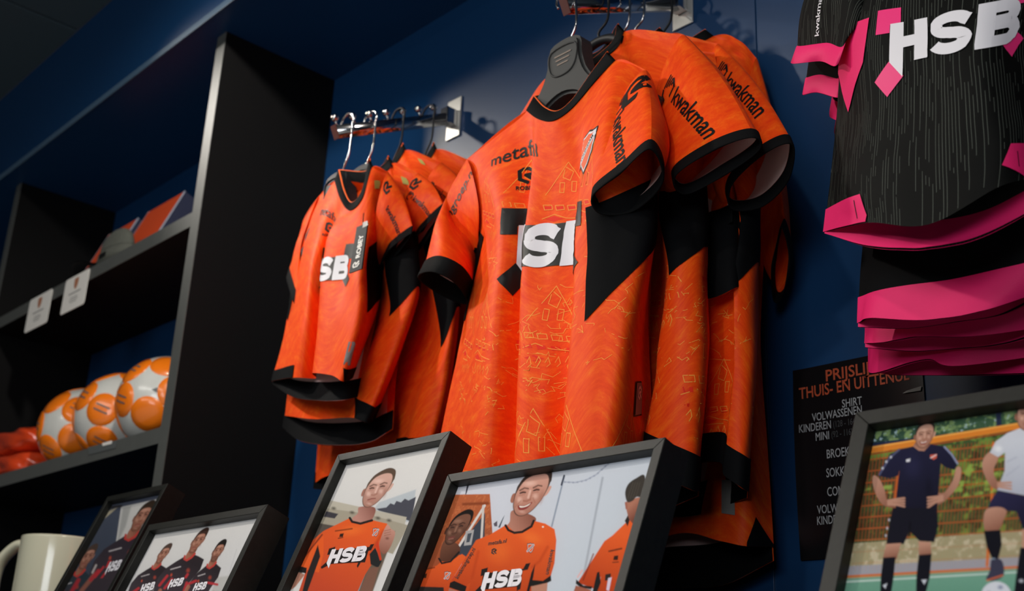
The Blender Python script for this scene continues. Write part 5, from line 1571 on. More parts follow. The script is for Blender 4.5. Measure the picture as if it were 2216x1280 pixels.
def paint_right(p):
    p.fill('#3b5a3a')
    p.grad((1950, 900), (1980, 960), '#1e3536', '#39563f')
    p.speckle([(1850, 860), (2300, 820), (2300, 940), (1850, 970)], '#7f9a63', .8, 7, 2); p.speckle([(1850, 860), (2300, 820), (2300, 940), (1850, 970)], '#a9c4d0', .8, 4, 8, thr=.7)
    p.poly([(1850, 860), (2320, 800), (2320, 880), (1850, 935)], '#141c24', 6, .55)
    p.line([(1850, 968), (2320, 912)], 9, '#232c46', 1.6); p.line([(2159, 860), (2162, 930)], 12, '#232c44', 1.6)
    p.poly([(1850, 990), (2330, 905), (2330, 1190), (1820, 1175)], '#3f5230', 1.5)
    p.speckle([(1850, 985), (2330, 910), (2330, 1170), (1840, 1170)], '#68863c', 1., 10, 6); p.speckle([(1850, 985), (2330, 910), (2330, 1160), (1840, 1170)], '#27331f', .9, 7, 16, thr=.35)
    p.poly([(1850, 1000), (1960, 985), (1950, 1090), (1840, 1100)], '#4a3526', 8, .6); p.poly([(1850, 1110), (1990, 1100), (1990, 1160), (1840, 1170)], '#43301f', 6, .6)
    # pitch side ground
    p.poly([(1810, 1180), (2330, 1140), (2330, 1300), (1790, 1300)], '#9c9575', 1.6); p.speckle([(1810, 1180), (2330, 1140), (2330, 1215), (1800, 1235)], '#c3b9a0', .8, 6, 21)
    p.poly([(1800, 1228), (2330, 1200), (2330, 1225), (1800, 1250)], '#9a9aa4', 1.6)
    p.poly([(1790, 1256), (2330, 1226), (2330, 1310), (1780, 1310)], '#6f9f8b', 1.2, col2='#63937f', dirn=((1900, 1240), (1900, 1290)))
    p.line([(1800, 1262), (2330, 1232)], 3.2, '#c2d2cc', 1)
    # orange mesh fence
    for k in range(10):
        y = 1000 + k * 24.5
        p.line([(1845, y), (2330, y - 58 + k * 4)], 2.6, '#b3592e', .9, .9 if k < 8 else .25)
    for k in range(62):
        x = 1846 + k * 7.6; x2 = x - 18
        p.line([(x + 6, 992 - (x - 1850) * .13), (x2 + 6, 1172 - (x - 1850) * .075)], 1.9, '#9c4c2a', .8, .82)
        p.line([(x2 + 6, 1172 - (x - 1850) * .075), (x2, 1240 - (x - 1850) * .05)], 1.2, '#b98a6a', .9, .35)
    p.line([(1850, 981), (2330, 903)], 13, '#d6802f', 1.2); p.line([(1850, 975), (2330, 897)], 4, '#e7a04a', 1)
    p.line([(1850, 990), (2330, 913)], 3, '#9a4a22', 1)
    p.line([(1948, 985), (1934, 1110)], 5, '#c2602c', 1); p.line([(2150, 960), (2146, 1080), (2136, 1225)], 6, '#cc6a2e', 1)
    p.line([(1790, 1251), (2330, 1221)], 5, '#c86a35', 1)
    p.speckle([(2060, 1010), (2200, 990), (2200, 1060), (2060, 1080)], '#8fae4e', .8, 8, 31); p.speckle([(1850, 1060), (1930, 1050), (1930, 1090), (1850, 1100)], '#93ae52', .8, 8, 33)
    # ---- man in navy
    sk, skd, skl = '#b98a76', '#8a5a49', '#d8ae9a'
    p.poly([(1890, 1030), (1902, 1036), (1914, 1060), (1922, 1085), (1952, 1085), (1958, 1090), (1940, 1100), (1915, 1096), (1900, 1080), (1889, 1050)], sk, 1.1, curve=True, col2=skd, dirn=((1895, 1040), (1930, 1100)))
    p.poly([(2080, 1016), (2070, 1012), (2062, 1040), (2044, 1066), (2026, 1068), (2006, 1085), (2010, 1100), (2030, 1094), (2050, 1080), (2074, 1050)], sk, 1.1, curve=True, col2=skd, dirn=((2075, 1030), (2020, 1100)))
    for k in range(4):
        p.line([(1936, 1082 + 4 * k), (1955, 1079 + 6 * k)], 4, sk, .9); p.line([(2028, 1076 + 4 * k), (2010, 1078 + 7 * k)], 4, sk, .9)
    p.poly([(1988, 955), (1976, 968), (1980, 990), (2006, 988), (2014, 962)], sk, 1.1, curve=True, col2=skd, dirn=((1990, 980), (1996, 960)))
    p.poly([(1976, 967), (1988, 976), (2000, 977), (2014, 962), (2040, 966), (2056, 976), (2072, 1006), (2066, 1018), (2046, 1012), (2036, 1004), (2032, 1050), (2028, 1106), (2000, 1112), (1938, 1108), (1940, 1070), (1946, 1020), (1944, 1030), (1925, 1036), (1900, 1030), (1910, 1010), (1926, 984), (1946, 974)], '#20203a', 1.1, col2='#151525', dirn=((1960, 980), (2010, 1110)))
    p.blob((1975, 1010), (30, 40), '#2b2b4c', 0, .5); p.blob((2010, 1060), (14, 40), '#0f0f1c', 0, .5)
    p.line([(2044, 968), (2060, 985), (2072, 1004)], 4, '#8b93b5', 1, .9); p.line([(1946, 974), (1925, 992), (1903, 1028)], 4, '#565a7c', 1, .8)
    for a in ((1918, 1000), (1910, 1014), (1928, 990)): p.blob(a, (4, 5), '#d6d8e4', 20, .9)
    p.poly([(2013, 985), (2028, 983), (2027, 992), (2020, 996), (2013, 991)], '#c85a4a', .8); p.line([(2014, 992), (2026, 985)], 2, '#e4d8d8', .7)
    p.poly([(1961, 995), (1970, 993), (1969, 1000), (1961, 1001)], '#d6d6de', .8)
    for k in range(4):
        p.line([(1922, 1084 + 3 * k), (1940, 1081 + 4 * k), (1957, 1079 + 6 * k)], 4.4, sk, .9); p.line([(2040, 1074 + 3 * k), (2024, 1076 + 4 * k), (2008, 1078 + 7 * k)], 4.4, sk, .9)
    p.line([(1932, 1088), (1950, 1090)], 1.2, skd, .8, .6); p.line([(2030, 1082), (2014, 1088)], 1.2, skd, .8, .6)
    p.poly([(1932, 1100), (2028, 1100), (2030, 1140), (2022, 1174), (1990, 1172), (1968, 1150), (1956, 1178), (1918, 1180), (1924, 1140)], '#161622', 1.1)
    p.line([(1970, 1130), (1968, 1160)], 3, '#0c0c14', 1.5)
    for a in ((1924, 1126), (1920, 1144), (1917, 1160)): p.blob(a, (3.5, 5), '#c9cada', 0, .9)
    p.poly([(1918, 1178), (1950, 1176), (1940, 1212), (1910, 1210)], sk, 1, col2=skd, dirn=((1925, 1180), (1930, 1210))); p.poly([(1988, 1172), (2014, 1174), (2016, 1204), (1988, 1202)], sk, 1, col2=skd, dirn=((1995, 1180), (2000, 1205)))
    p.poly([(1911, 1208), (1938, 1206), (1934, 1250), (1926, 1300), (1904, 1300), (1906, 1250)], '#11121c', 1.1); p.poly([(1988, 1202), (2016, 1200), (2012, 1250), (2000, 1300), (1982, 1300), (1983, 1250)], '#11121c', 1.1)
    p.poly([(1910, 1268), (1920, 1263), (1916, 1275)], '#c6cad6', .9); p.poly([(1994, 1256), (2006, 1255), (2000, 1266)], '#c6cad6', .9)
    T = face(p, (2001, 942), (4, -29), (20, -3), '#c29683', '#926150', '#ddb5a2', '#2b2522', smile=True)
    hair_cap(p, T, '#2c2624', -.05)
    # ---- man in white
    p.poly([(2126, 1000), (2140, 980), (2160, 990), (2150, 1020), (2162, 1046), (2188, 1050), (2186, 1060), (2160, 1062), (2142, 1050), (2128, 1022)], sk, 1.1, curve=True, col2=skd, dirn=((2130, 1000), (2170, 1060)))
    for k in range(3): p.line([(2164, 1048 + 5 * k), (2188, 1044 + 7 * k)], 4, sk, .9)
    p.poly([(2142, 980), (2155, 956), (2180, 938), (2206, 928), (2244, 926), (2276, 936), (2300, 962), (2306, 985), (2284, 992), (2272, 985), (2276, 1076), (2240, 1078), (2218, 1073), (2158, 1062), (2174, 1020), (2175, 980), (2160, 990)], '#c8ccd6', 1.2, col2='#aeb2c0', dirn=((2170, 960), (2180, 1070)))
    p.blob((2160, 972), (14, 12), '#eef0f4', 0, .7); p.line([(2180, 1000), (2200, 990)], 3, '#9fa4b6', 2, .6); p.line([(2178, 1030), (2205, 1010)], 3, '#9fa4b6', 2, .5)
    for k in range(3): p.line([(2160, 1046 + 4 * k), (2188, 1045 + 7 * k)], 4.4, sk, .9)
    p.poly([(2306, 985), (2286, 992), (2296, 1030), (2282, 1056), (2292, 1062), (2312, 1032)], sk, 1.1, curve=True)
    p.poly([(2160, 1062), (2218, 1074), (2276, 1074), (2280, 1110), (2274, 1150), (2214, 1146), (2200, 1108), (2176, 1106), (2138, 1100), (2144, 1084)], '#2a2848', 1.1, col2='#1b1a30', dirn=((2160, 1070), (2210, 1140)))
    p.poly([(2134, 1104), (2160, 1098), (2178, 1106), (2172, 1126), (2160, 1150), (2134, 1150), (2128, 1130)], sk, 1.1, curve=True, col2=skd, dirn=((2140, 1105), (2160, 1150)))
    p.poly([(2129, 1150), (2165, 1148), (2168, 1180), (2160, 1212), (2150, 1216), (2136, 1186)], '#12131c', 1.1)
    p.poly([(2146, 1212), (2168, 1214), (2172, 1246), (2150, 1258), (2134, 1254), (2142, 1236)], '#3a3a4e', 1.1, curve=True); p.line([(2136, 1257), (2170, 1246)], 3, '#d1683a', .9); p.blob((2150, 1210), (6, 3), '#8aa2b8', 0, .9)
    p.poly([(2212, 1146), (2262, 1148), (2254, 1190), (2212, 1188)], sk, 1.1); p.poly([(2208, 1186), (2256, 1188), (2240, 1250), (2230, 1300), (2192, 1300), (2200, 1240)], '#12131c', 1.1); p.blob((2210, 1258), (8, 6), '#c6cad6', 0, .9)
    face(p, (2224, 897), (3, -36), (24, -3), '#c29683', '#926150', '#ddb5a2', '#2b2522')
    p.poly([(2202, 885), (2203, 872), (2216, 866), (2240, 866), (2240, 882), (2216, 880)], '#3a3236', 1.2)
    p.blob((2156, 1290), (34, 32), '#cfd2dc', 0, 1, .92); p.blob((2165, 1272), (10, 8), '#5b6a90', 0, .8); p.blob((2140, 1285), (8, 8), '#3f3f4c', 0, .7)

def dark_man(p, c, U, R, shl=2.3, shr=2.4, dark='#2c262a', hair='#3a2a24', beard=False, low=5.5):
    """player in a charcoal shirt with red neckline; U, R as in face()"""
    T = None
    U_ = np.array(U, float); R_ = np.array(R, float) / .76
    def T(x, y): return (c[0] + x * R_[0] - y * U_[0], c[1] + x * R_[1] - y * U_[1])
    def K(pts): return [T(*q) for q in pts]
    s = -U_[1]; w = R_[0]
    p.poly(K([(-.45, .6), (-.50, 1.25), (0, 1.6), (.55, 1.25), (.5, .6)]), '#9a6652', 1.2, curve=True, col2='#7b4c3c', dirn=(T(-.4, 1), T(.5, 1)))
    p.poly(K([(-.70, 1.22), (-.3, 1.48), (0, 1.55), (.4, 1.42), (.68, 1.18), (shr * .55, 1.40), (shr * .95, 1.75), (shr * 1.08, 2.6), (shr * .9, 3.6), (shr * .85, low), (-shl * .8, low), (-shl * 1.0, 3.6), (-shl * 1.15, 2.7), (-shl * 1.0, 1.95), (-shl * .6, 1.5)]), dark, 1.3, col2='#3d363c', dirn=(T(0, 1.5), T(0, 3.8)))
    p.line(K([(-.66, 1.16), (-.48, 1.42), (0, 1.58), (.46, 1.40), (.66, 1.10)]), s * .15, '#b8403a', 1.0)
    p.line(K([(-shl * .66, 2.15), (-shl * .15, 2.05)]), s * .09, '#b9b4b6', 1.0, .85)
    p.blob(T(-shl * .42, 2.65), (s * .14, s * .22), '#c0503a', 20, .9); p.blob(T(shr * .42, 2.5), (s * .24, s * .30), '#a44436', 20, .85)
    face(p, c, U, R, '#a57462', '#7c5040', '#c0927e', hair, beard=beard, brow='#33241e')
    p.poly(K([(-.74, .02), (-.74, -.45), (-.45, -.85), (.1, -1.06), (.6, -.88), (.78, -.4), (.72, .0), (.62, -.35), (.2, -.55), (-.45, -.48)]), hair, 1.3, curve=True)
    return T

def paint_three(p):
    p.grad((380, 1130), (420, 1280), '#d0cfcd', '#c4c4c6')
    p.line([(512, 1190), (490, 1260)], 1.4, '#b9b9bb', 1.2); p.poly([(470, 1250), (505, 1246), (480, 1300), (450, 1300)], '#a9a8a4', 3, .7); p.blob((285, 1272), (8, 8), '#7d8796', 0, .8)
    dark_man(p, (354, 1199), (13, -21.5), (10, -1.7), hair='#4a3a33')
    dark_man(p, (472, 1193), (12, -24), (10.5, -1.8), 1.9, 2.1, hair='#1c1816', beard=True)
    dark_man(p, (429, 1171), (16, -27), (12, -2), 2.4, 2.7, hair='#3b2923')
    for a, b in (((345, 1268), (362, 1247)), ((372, 1254), (356, 1274)), ((404, 1262), (398, 1280)), ((402, 1250), (406, 1244)), ((424, 1258), (404, 1266)), ((450, 1262), (470, 1266)), ((300, 1274), (286, 1284))):
        p.line([a, b], 5, '#b0343a', 1.5)
    for x, y in ((347, 1278), (402, 1282), (462, 1284), (408, 1270)): p.line([(x, y), (x - 8, y + 14)], 7, '#9a6652', 1.6)

def paint_far(p):
    p.grad((230, 1090), (260, 1260), '#474d5c', '#3e4654')
    p.poly([(262, 1098), (345, 1080), (335, 1090), (290, 1170), (250, 1180)], '#c2c1bf', 1.4)
    p.poly([(266, 1100), (284, 1096), (272, 1140), (254, 1176)], '#9c9d9b', 3, .9)
    p.poly([(226, 1110), (256, 1098), (214, 1134)], '#a39b86', 1.2); p.line([(232, 1100), (262, 1096)], 5, '#2c2a2c', 1.5)
    dark_man(p, (308, 1118), (19, -33), (16, -2.6), 2.2, 2.3, dark='#322c34', hair='#33281f', low=6)
    dark_man(p, (190, 1206), (15, -27), (12, -2), 2.0, 2.1, dark='#2e3a42', hair='#4b3d36')
    p.line([(205, 1244), (176, 1280)], 9, '#8d5a4c', 2); p.line([(213, 1236), (196, 1256)], 7, '#b0343c', 2); p.line([(224, 1228), (206, 1250)], 4, '#b8343a', 1.5); p.line([(208, 1224), (200, 1240)], 4, '#b9b0ae', 1.5)
    p.line([(170, 1256), (150, 1290)], 8, '#a33038', 2)
    p.poly([(234, 1215), (242, 1214), (236, 1228), (228, 1230)], '#b8343a', 1.2); p.poly([(226, 1240), (232, 1238), (222, 1252), (217, 1252)], '#b8343a', 1.2)

HS = tri(xf2d(hsb_letters(), 1, shear=.18))
def T_(s_, b=.01): return text2d(s_, b)
FR_Y = .834
xl = P(969, 1027, FR_Y)[0]; xr = P(1440, 950, FR_Y)[0]
zt = P(969, 1027, FR_Y)[2]
LEAN = 21.5
hgt = lambda ztop, dep=.038: (ztop - CNT - .0006 - dep * math.sin(math.radians(LEAN))) / math.cos(math.radians(LEAN))
frame('middle framed photo of a laughing player between two others in orange', xl, FR_Y, xr - xl, hgt(zt), LEAN, paint_middle, .00068,
      letters=[(HS, (1040, 1277), (1127, 1268), (1045, 1240), 'printwhite', 'printed_sponsor'), (T_('metafa.nl'), (1056, 1181), (1095, 1175), (1058, 1172), 'printblack', 'printed_name'),
               (T_('kwakmangroep.nl'), (991, 1254), (1029, 1189), (984, 1250), 'printblack', 'printed_name'), (T_('kwakman'), (1192, 1190), (1181, 1243), (1200, 1192), 'printblack', 'printed_name'),
               (tri(robey_mark()), (1063, 1200), (1074, 1199), (1064, 1188), 'printblack', 'printed_mark')])
Y3 = .868
a, b = P(732, 979, Y3), P(975, 938, Y3)
frame('upright framed photo of one player tugging his orange shirt', a[0], Y3, b[0] - a[0], hgt((a[2] + b[2]) / 2), LEAN, paint_portrait, .0008,
      letters=[(HS, (706, 1222), (788, 1214), (714, 1190), 'printwhite', 'printed_sponsor')])
Y2 = .79
a, b = P(323, 1133, Y2), P(579, 1095, Y2)
frame('framed photo of three players in dark shirts with arms crossed', a[0], Y2, b[0] - a[0], hgt((a[2] + b[2]) / 2), LEAN, paint_three, .0010,
      letters=[(HS, (302, 1284), (332, 1277), (307, 1266), 'printwhite', 'printed_sponsor'), (HS, (362, 1273), (393, 1268), (369, 1255), 'printwhite', 'printed_sponsor'), (HS, (416, 1280), (444, 1276), (422, 1263), 'printwhite', 'printed_sponsor')])
Y1 = .90
a, b = P(233, 1073, Y1), P(363, 1049, Y1)
frame('leftmost upright framed photo beside the cream mug', a[0], Y1, b[0] - a[0], hgt((a[2] + b[2]) / 2), LEAN, paint_far, .0012,
      letters=[(HS, (227, 1240), (256, 1234), (237, 1217), 'printwhite', 'printed_sponsor')])
YR = .90
a = P(1851, 886, YR)
wr_ = .352
frame('rightmost framed photo of a man in navy by an orange fence', a[0], YR, wr_, hgt(a[2]), LEAN + 2.5, paint_right, .00068, mould=.0155)
# ================================================================== price list on the wall
M['poster'] = mat('glossy_black_sheet', (.006, .006, .007), .22, spec=.5)
M['posterred'] = mat('red_orange_ink', (.42, .06, .018), .5)
M['postergrey'] = mat('grey_ink', (.30, .30, .31), .5)
M['posterdim'] = mat('dark_grey_ink', (.035, .035, .037), .5)
px0 = P(1716, 803, 1.346)[0]; px1 = P(1995, 800, 1.346)[0]
pz1 = P(1716, 803, 1.346)[2]; pz0 = P(1733, 1214, 1.346)[2]
e = empty('price_list', ((px0 + px1) / 2, 1.346, pz0), 'black price list sheet with red heading on the blue wall', 'poster')
def sheet_y(x, z):
    "the sheet's left edge curls off the wall"
    t = np.clip((px0 + .03 - x) / .03, 0, 1); k = np.clip((pz1 - z) / (pz1 - pz0), 0, 1)
    return 1.3475 - .004 * t * t * (.3 + np.sin(k * math.pi) * .9) - .0008
nx, nz = 24, 20
V = []; F_ = []
for d_ in (0, .0005):
    for j in range(nz + 1):
        for i in range(nx + 1):
            x = px0 + (px1 - px0) * (i / nx) ** 1.0; z = pz1 + (pz0 - pz1) * j / nz
            V.append((x, float(sheet_y(x, z)) + d_, z))
n1 = (nx + 1) * (nz + 1)
for j in range(nz):
    for i in range(nx):
        a = j * (nx + 1) + i
        F_.append((a, a + nx + 1, a + nx + 2, a + 1)); F_.append((n1 + a, n1 + a + 1, n1 + a + nx + 2, n1 + a + nx + 1))
mesh('sheet', V, F_, M['poster'], e, True)
def wall_text(s_, u, v, cap, m, u_end=None, bold=.01):
    a = P(u, v, 1.3465); vv, ff = text2d(s_, bold)
    hgt_ = cap
    wid = (P(u_end, v - (u_end - u) * .166, 1.3465)[0] - a[0]) if u_end else None
    sx = (wid / vv[:, 0].max()) if wid else hgt_ / .73 * .52
    vt, ft = cut2d((vv * np.array([sx, hgt_ / .73]), ff), .012)
    mesh('lettering', [(a[0] + q_[0], float(sheet_y(a[0] + q_[0], a[2] + q_[1])) - .0007, a[2] + q_[1]) for q_ in vt], ft, M[m], e)
wall_text('PRIJSLIJST', 1788, 826, .0165, 'posterred', 1918, .015)
wall_text('THUIS- EN UITTENUE', 1731, 865, .0165, 'posterred', 1969, .015)
wall_text('SHIRT', 1823, 883, .0115, 'postergrey', 1866)
wall_text('VOLWASSENEN', 1758, 913, .0115, 'postergrey', 1866)
wall_text('KINDEREN', 1732, 938, .0115, 'postergrey', 1799); wall_text('(128 - 164)', 1804, 926, .009, 'posterdim', 1855)
wall_text('MINI', 1766, 955, .0115, 'postergrey', 1795); wall_text('(92 - 116)', 1800, 948, .009, 'posterdim', 1846)
wall_text('BROEK', 1790, 993, .0125, 'postergrey', 1840)
wall_text('SOKKEN', 1789, 1034, .0125, 'postergrey', 1848)
wall_text('COMPLEET', 1791, 1075, .0125, 'postergrey', 1868)
wall_text('VOLWASSENEN', 1769, 1113, .0115, 'postergrey', 1878)
wall_text('KINDEREN', 1769, 1137, .0115, 'postergrey', 1838)
V = [P(u, v, 1.3445) for u, v in ((1953, 852), (1992, 846), (1994, 836), (1962, 846))]
mesh('tape', V, [(0, 1, 2, 3)], M['grey'], e)

# ================================================================== left bay, lower shelf
SH1 = ZC + .514; SH2 = ZC + .996
M['ballwhite'] = mat('white_ball_panels', (.62, .63, .60), .3, coat=.6, var=(30, .1))
M['ballorange'] = mat('orange_ball_discs', lin('#f57c12'), .35, coat=.6)
M['ballgrey'] = mat('grey_ball_marks', (.10, .11, .11), .4)
M['wrap'] = mat('orange_goods_in_film', lin('#e2481f'), .22, spec=.6, coat=1., var=(18, .35), bump=(28, .9))
phi = (1 + 5 ** .5) / 2
DIRS = [np.array(v) / 3 ** .5 for v in [(a, b, c_) for a in (-1, 1) for b in (-1, 1) for c_ in (-1, 1)]]
for a in (-1, 1):
    for b in (-1, 1):
        DIRS += [np.array((0, a / phi, b * phi)) / 3 ** .5, np.array((a / phi, b * phi, 0)) / 3 ** .5, np.array((a * phi, 0, b / phi)) / 3 ** .5]
def football(label, X, Y, r, rot):
    c_ = np.array([X, Y, SH1 + r + .0004])
    e = empty('football', (X, Y, SH1), label, 'football', 'orange and white footballs on the shelf')
    bm = bmesh.new(); bmesh.ops.create_uvsphere(bm, u_segments=40, v_segments=24, radius=r)
    bmesh.ops.translate(bm, verts=bm.verts, vec=c_); from_bm('ball_shell', bm, M['ballwhite'], e, True)
    Rm = np.array(Matrix.Rotation(rot[2], 3, 'Z') @ Matrix.Rotation(rot[0], 3, 'X') @ Matrix.Rotation(rot[1], 3, 'Y'))
    for i, d in enumerate(DIRS):
        d = Rm @ d
        t1 = np.cross(d, [.3, .2, .9]); t1 /= np.linalg.norm(t1); t2 = np.cross(d, t1)
        V = [c_ + d * (r + .0012)]; Fc = []; n = 22
        for k, (al, h_) in enumerate(((.20, .0013), (.355, .0013), (.37, -.0002))):
            for j in range(n):
                a = 2 * math.pi * j / n
                q_ = d * math.cos(al) + (t1 * math.cos(a) + t2 * math.sin(a)) * math.sin(al)
                V.append(c_ + q_ * (r + h_))
        for j in range(n):
            l = (j + 1) % n
            Fc.append((0, 1 + j, 1 + l))
            for k in (0, 1):
                Fc.append((1 + k * n + j, 1 + (k + 1) * n + j, 1 + (k + 1) * n + l, 1 + k * n + l))
        ds = mesh('orange_disc', V, Fc, M['ballorange'], e, True)
        if i % 4 == 1:            # two faint printed lines
            for off in (-.07, .05):
                VV = []
                for sgn in (-1, 1):
                    for tt in (-.17, 0, .17):
                        q_ = d + t1 * tt + t2 * (off + sgn * .016); q_ /= np.linalg.norm(q_); VV.append(c_ + q_ * (r + .0020))
                mesh('print_line', VV, [(0, 1, 4, 3), (1, 2, 5, 4)], M['ballgrey'], ds)
    # grey marks on the white stars
    for d in ((.3, -.8, .5), (-.5, -.7, -.3), (.75, -.5, -.2)):
        d = Rm @ (np.array(d) / np.linalg.norm(d)); t1 = np.cross(d, [0, .3, 1]); t1 /= np.linalg.norm(t1); t2 = np.cross(d, t1)
        VV = []
        for a, b in ((-.10, -.02), (.02, -.05), (.11, .02), (.0, .05)):
            q_ = d + t1 * a + t2 * b; q_ /= np.linalg.norm(q_); VV.append(c_ + q_ * (r + .0006))
        mesh('shell_mark', VV, [(0, 1, 2, 3)], M['ballgrey'], e)
football('orange and white football nearest the tall black upright', -2.452, 1.168, .11, (.3, .5, .4))
football('orange and white football in the middle of the three', -2.681, 1.168, .11, (.9, .2, 1.2))
football('leftmost orange and white football beside the wrapped goods', -2.908, 1.172, .11, (1.6, .8, .2))

def pillow(name, lo, hi, m, label, cat, seed, amp=.006, group=None, part='bag'):
    """soft film-wrapped pack: rounded, dented block"""
    lo = np.array(lo); hi = np.array(hi)
    e = empty(name, ((lo[0] + hi[0]) / 2, (lo[1] + hi[1]) / 2, lo[2]), label, cat, group)
    bm = bmesh.new(); bmesh.ops.create_cube(bm, size=2.)
    bmesh.ops.subdivide_edges(bm, edges=bm.edges[:], cuts=14, use_grid_fill=True)
    r = np.random.RandomState(seed); ph = r.rand(6, 3) * 6; fq = r.rand(6, 3) * 6 + 2
    for v in bm.verts:
        p = np.array(v.co)
        n4 = (np.abs(p) ** 4).sum() ** .25
        q_ = p / n4
        w_ = sum(math.sin(fq[k] @ q_ + ph[k][0]) for k in range(6)) / 6
        q_ = q_ * (1 + w_ * .10)
        q_[2] = max(q_[2], -1)
        v.co = (lo + hi) / 2 + np.clip(q_, -1, 1) * (hi - lo) / 2
    from_bm(part, bm, m, e, True)
    return e
pillow('wrapped_goods', (-3.33, 1.07, SH1), (-3.03, 1.33, SH1 + .072), M['wrap'], 'lower orange goods in clear film left of the footballs', 'package', 3, group='film wrapped goods')
pillow('wrapped_goods', (-3.335, 1.075, SH1 + .0735), (-3.035, 1.32, SH1 + .142), M['wrap'], 'upper orange goods in clear film stacked left of the footballs', 'package', 8, group='film wrapped goods')
# price label on the lower shelf's edge
YE = DIVY + .0016
e = empty('shelf_label', P(228, 975, YE), 'small grey price label with white sticker on the lower shelf edge', 'label')
def quad_px(name, pts, y, m, parent, d=.0006):
    v = [P(u, vv, y) for u, vv in pts]
    z0 = min(p[2] for p in v)
    mesh(name, v + [p + np.array([0, d, 0]) for p in v], [(0, 1, 2, 3), (7, 6, 5, 4), (0, 4, 5, 1), (1, 5, 6, 2), (2, 6, 7, 3), (3, 7, 4, 0)], m, parent)
quad_px('label_strip', [(192, 985), (250, 970), (253, 953), (190, 969)], YE - .001, M['ballgrey'], e)
quad_px('sticker', [(222, 966), (241, 961), (242, 954), (221, 960)], YE - .0017, M['tagwhite'], e)

# ================================================================== left bay, upper shelf
M['boxorange'] = mat('matt_orange_board', lin('#d24a1d'), .6)
M['boxnavy'] = mat('navy_board', (.02, .025, .06), .5)
M['boxedge'] = mat('pale_board_edge', (.30, .32, .40), .6)
def gift_box(label, x0, x1):
    th = math.radians(22); up = np.array([0, math.sin(th), math.cos(th)]); bk = np.array([0, math.cos(th), -math.sin(th)])
    w_ = x1 - x0; h_ = .206; d_ = .05
    o = np.array([x0, 1.112, SH2 + d_ * math.sin(th) + .0004])
    e = empty('gift_box', (x0 + w_ / 2, 1.12, SH2), label, 'box', 'orange boxes leaning on the upper shelf')
    def blk(nm, xa, xb, ya, yb, da, db, m):
        V = [o + np.array([x, 0, 0]) + up * y + bk * dd for dd in (da, db) for x, y in ((xa, ya), (xb, ya), (xb, yb), (xa, yb))]
        mesh(nm, V, [(0, 1, 2, 3), (7, 6, 5, 4), (0, 4, 5, 1), (1, 5, 6, 2), (2, 6, 7, 3), (3, 7, 4, 0)], m, e)
    blk('front_panel', .004, w_ - .004, .004, h_ - .004, 0, .0035, M['boxorange'])
    blk('box_body', .001, w_ - .001, 0, h_, .004, d_, M['boxnavy'])
    for (xa, xb, ya, yb) in ((0, .0038, 0, h_), (w_ - .0038, w_, 0, h_)):
        blk('edge_trim', xa, xb, ya, yb, 0, .0036, M['boxedge'])
gift_box('orange fronted box leaning on the upper shelf next to the tall upright', -2.763, -2.563)
gift_box('orange fronted box on the upper shelf behind the grey cap', -3.0, -2.823)
M['greycap'] = mat('grey_green_knit', (.085, .09, .075), .9, bump=(300, .6), var=(200, .3))
M['blackcap'] = mat('black_twill', (.008, .008, .009), .8, bump=(500, .2))
e = empty('knitted_cap', (-2.655, 1.0785, SH2), 'grey knitted cap lying on the upper shelf before an orange box', 'cap')
def dome(nm, c_, rx, ry, rz, m, parent, squash=1.0, z0=0., n=28, k=12, wob=.0):
    V = []; Fc = []
    for i in range(k + 1):
        a = math.pi / 2 * i / k
        for j in range(n):
            b = 2 * math.pi * j / n
            f = 1 + wob * math.sin(3 * b + i * .6)
            V.append((c_[0] + rx * math.cos(a) ** .8 * math.cos(b) * f, c_[1] + ry * math.cos(a) ** .8 * math.sin(b) * f, c_[2] + z0 + rz * math.sin(a)))
    for i in range(k):
        for j in range(n):
            l = (j + 1) % n
            Fc.append((i * n + j, i * n + l, (i + 1) * n + l, (i + 1) * n + j))
    Fc.append(tuple(range(n))[::-1])
    mesh(nm, V, Fc, m, parent, True)
dome('crown', (-2.655, 1.0785, SH2 + .0303), .080, .027, .060, M['greycap'], e, wob=.02)
V_, F_ = [], []
for i, (rr, zz) in enumerate(((.078, .0003), (.086, .001), (.088, .015), (.086, .030), (.080, .0302))):
    for j in range(32):
        b = 2 * math.pi * j / 32; V_.append((-2.655 + rr * math.cos(b) + .0008 * (j % 2), 1.0785 + rr * .34 * math.sin(b), SH2 + zz))
for i in range(4):
    for j in range(32):
        l = (j + 1) % 32; F_.append((i * 32 + j, i * 32 + l, (i + 1) * 32 + l, (i + 1) * 32 + j))
mesh('turned_up_brim', V_, F_, M['greycap'], e, True)
box('label_patch', (-2.68, 1.0465, SH2 + .010), (-2.645, 1.048, SH2 + .022), M['printblack'], e)
e = empty('baseball_cap', (-2.80, 1.10, SH2), 'black peaked cap at the front of the upper shelf above the white card', 'cap')
dome('crown', (-2.80, 1.128, SH2 + .0004), .062, .062, .055, M['blackcap'], e)
V_, F_ = [], []
for dd in (0, .002):
    for i in range(9):
        for j in range(5):
            a = math.pi * (.08 + .84 * i / 8); rr = .060 + .034 * j / 4 * math.sin(a) ** .7
            x = math.cos(a) * rr; V_.append((-2.80 - x, 1.128 - math.sin(a) * rr, SH2 + .016 + .014 * (1 - (x / .06) ** 2 * .9 if abs(x) < .06 else .1) * .8 + dd))
for i in range(8):
    for j in range(4):
        a = i * 5 + j; F_.append((a, a + 5, a + 6, a + 1)); F_.append((45 + a, 45 + a + 1, 45 + a + 6, 45 + a + 5))
mesh('peak', V_, F_, M['blackcap'], e, True)

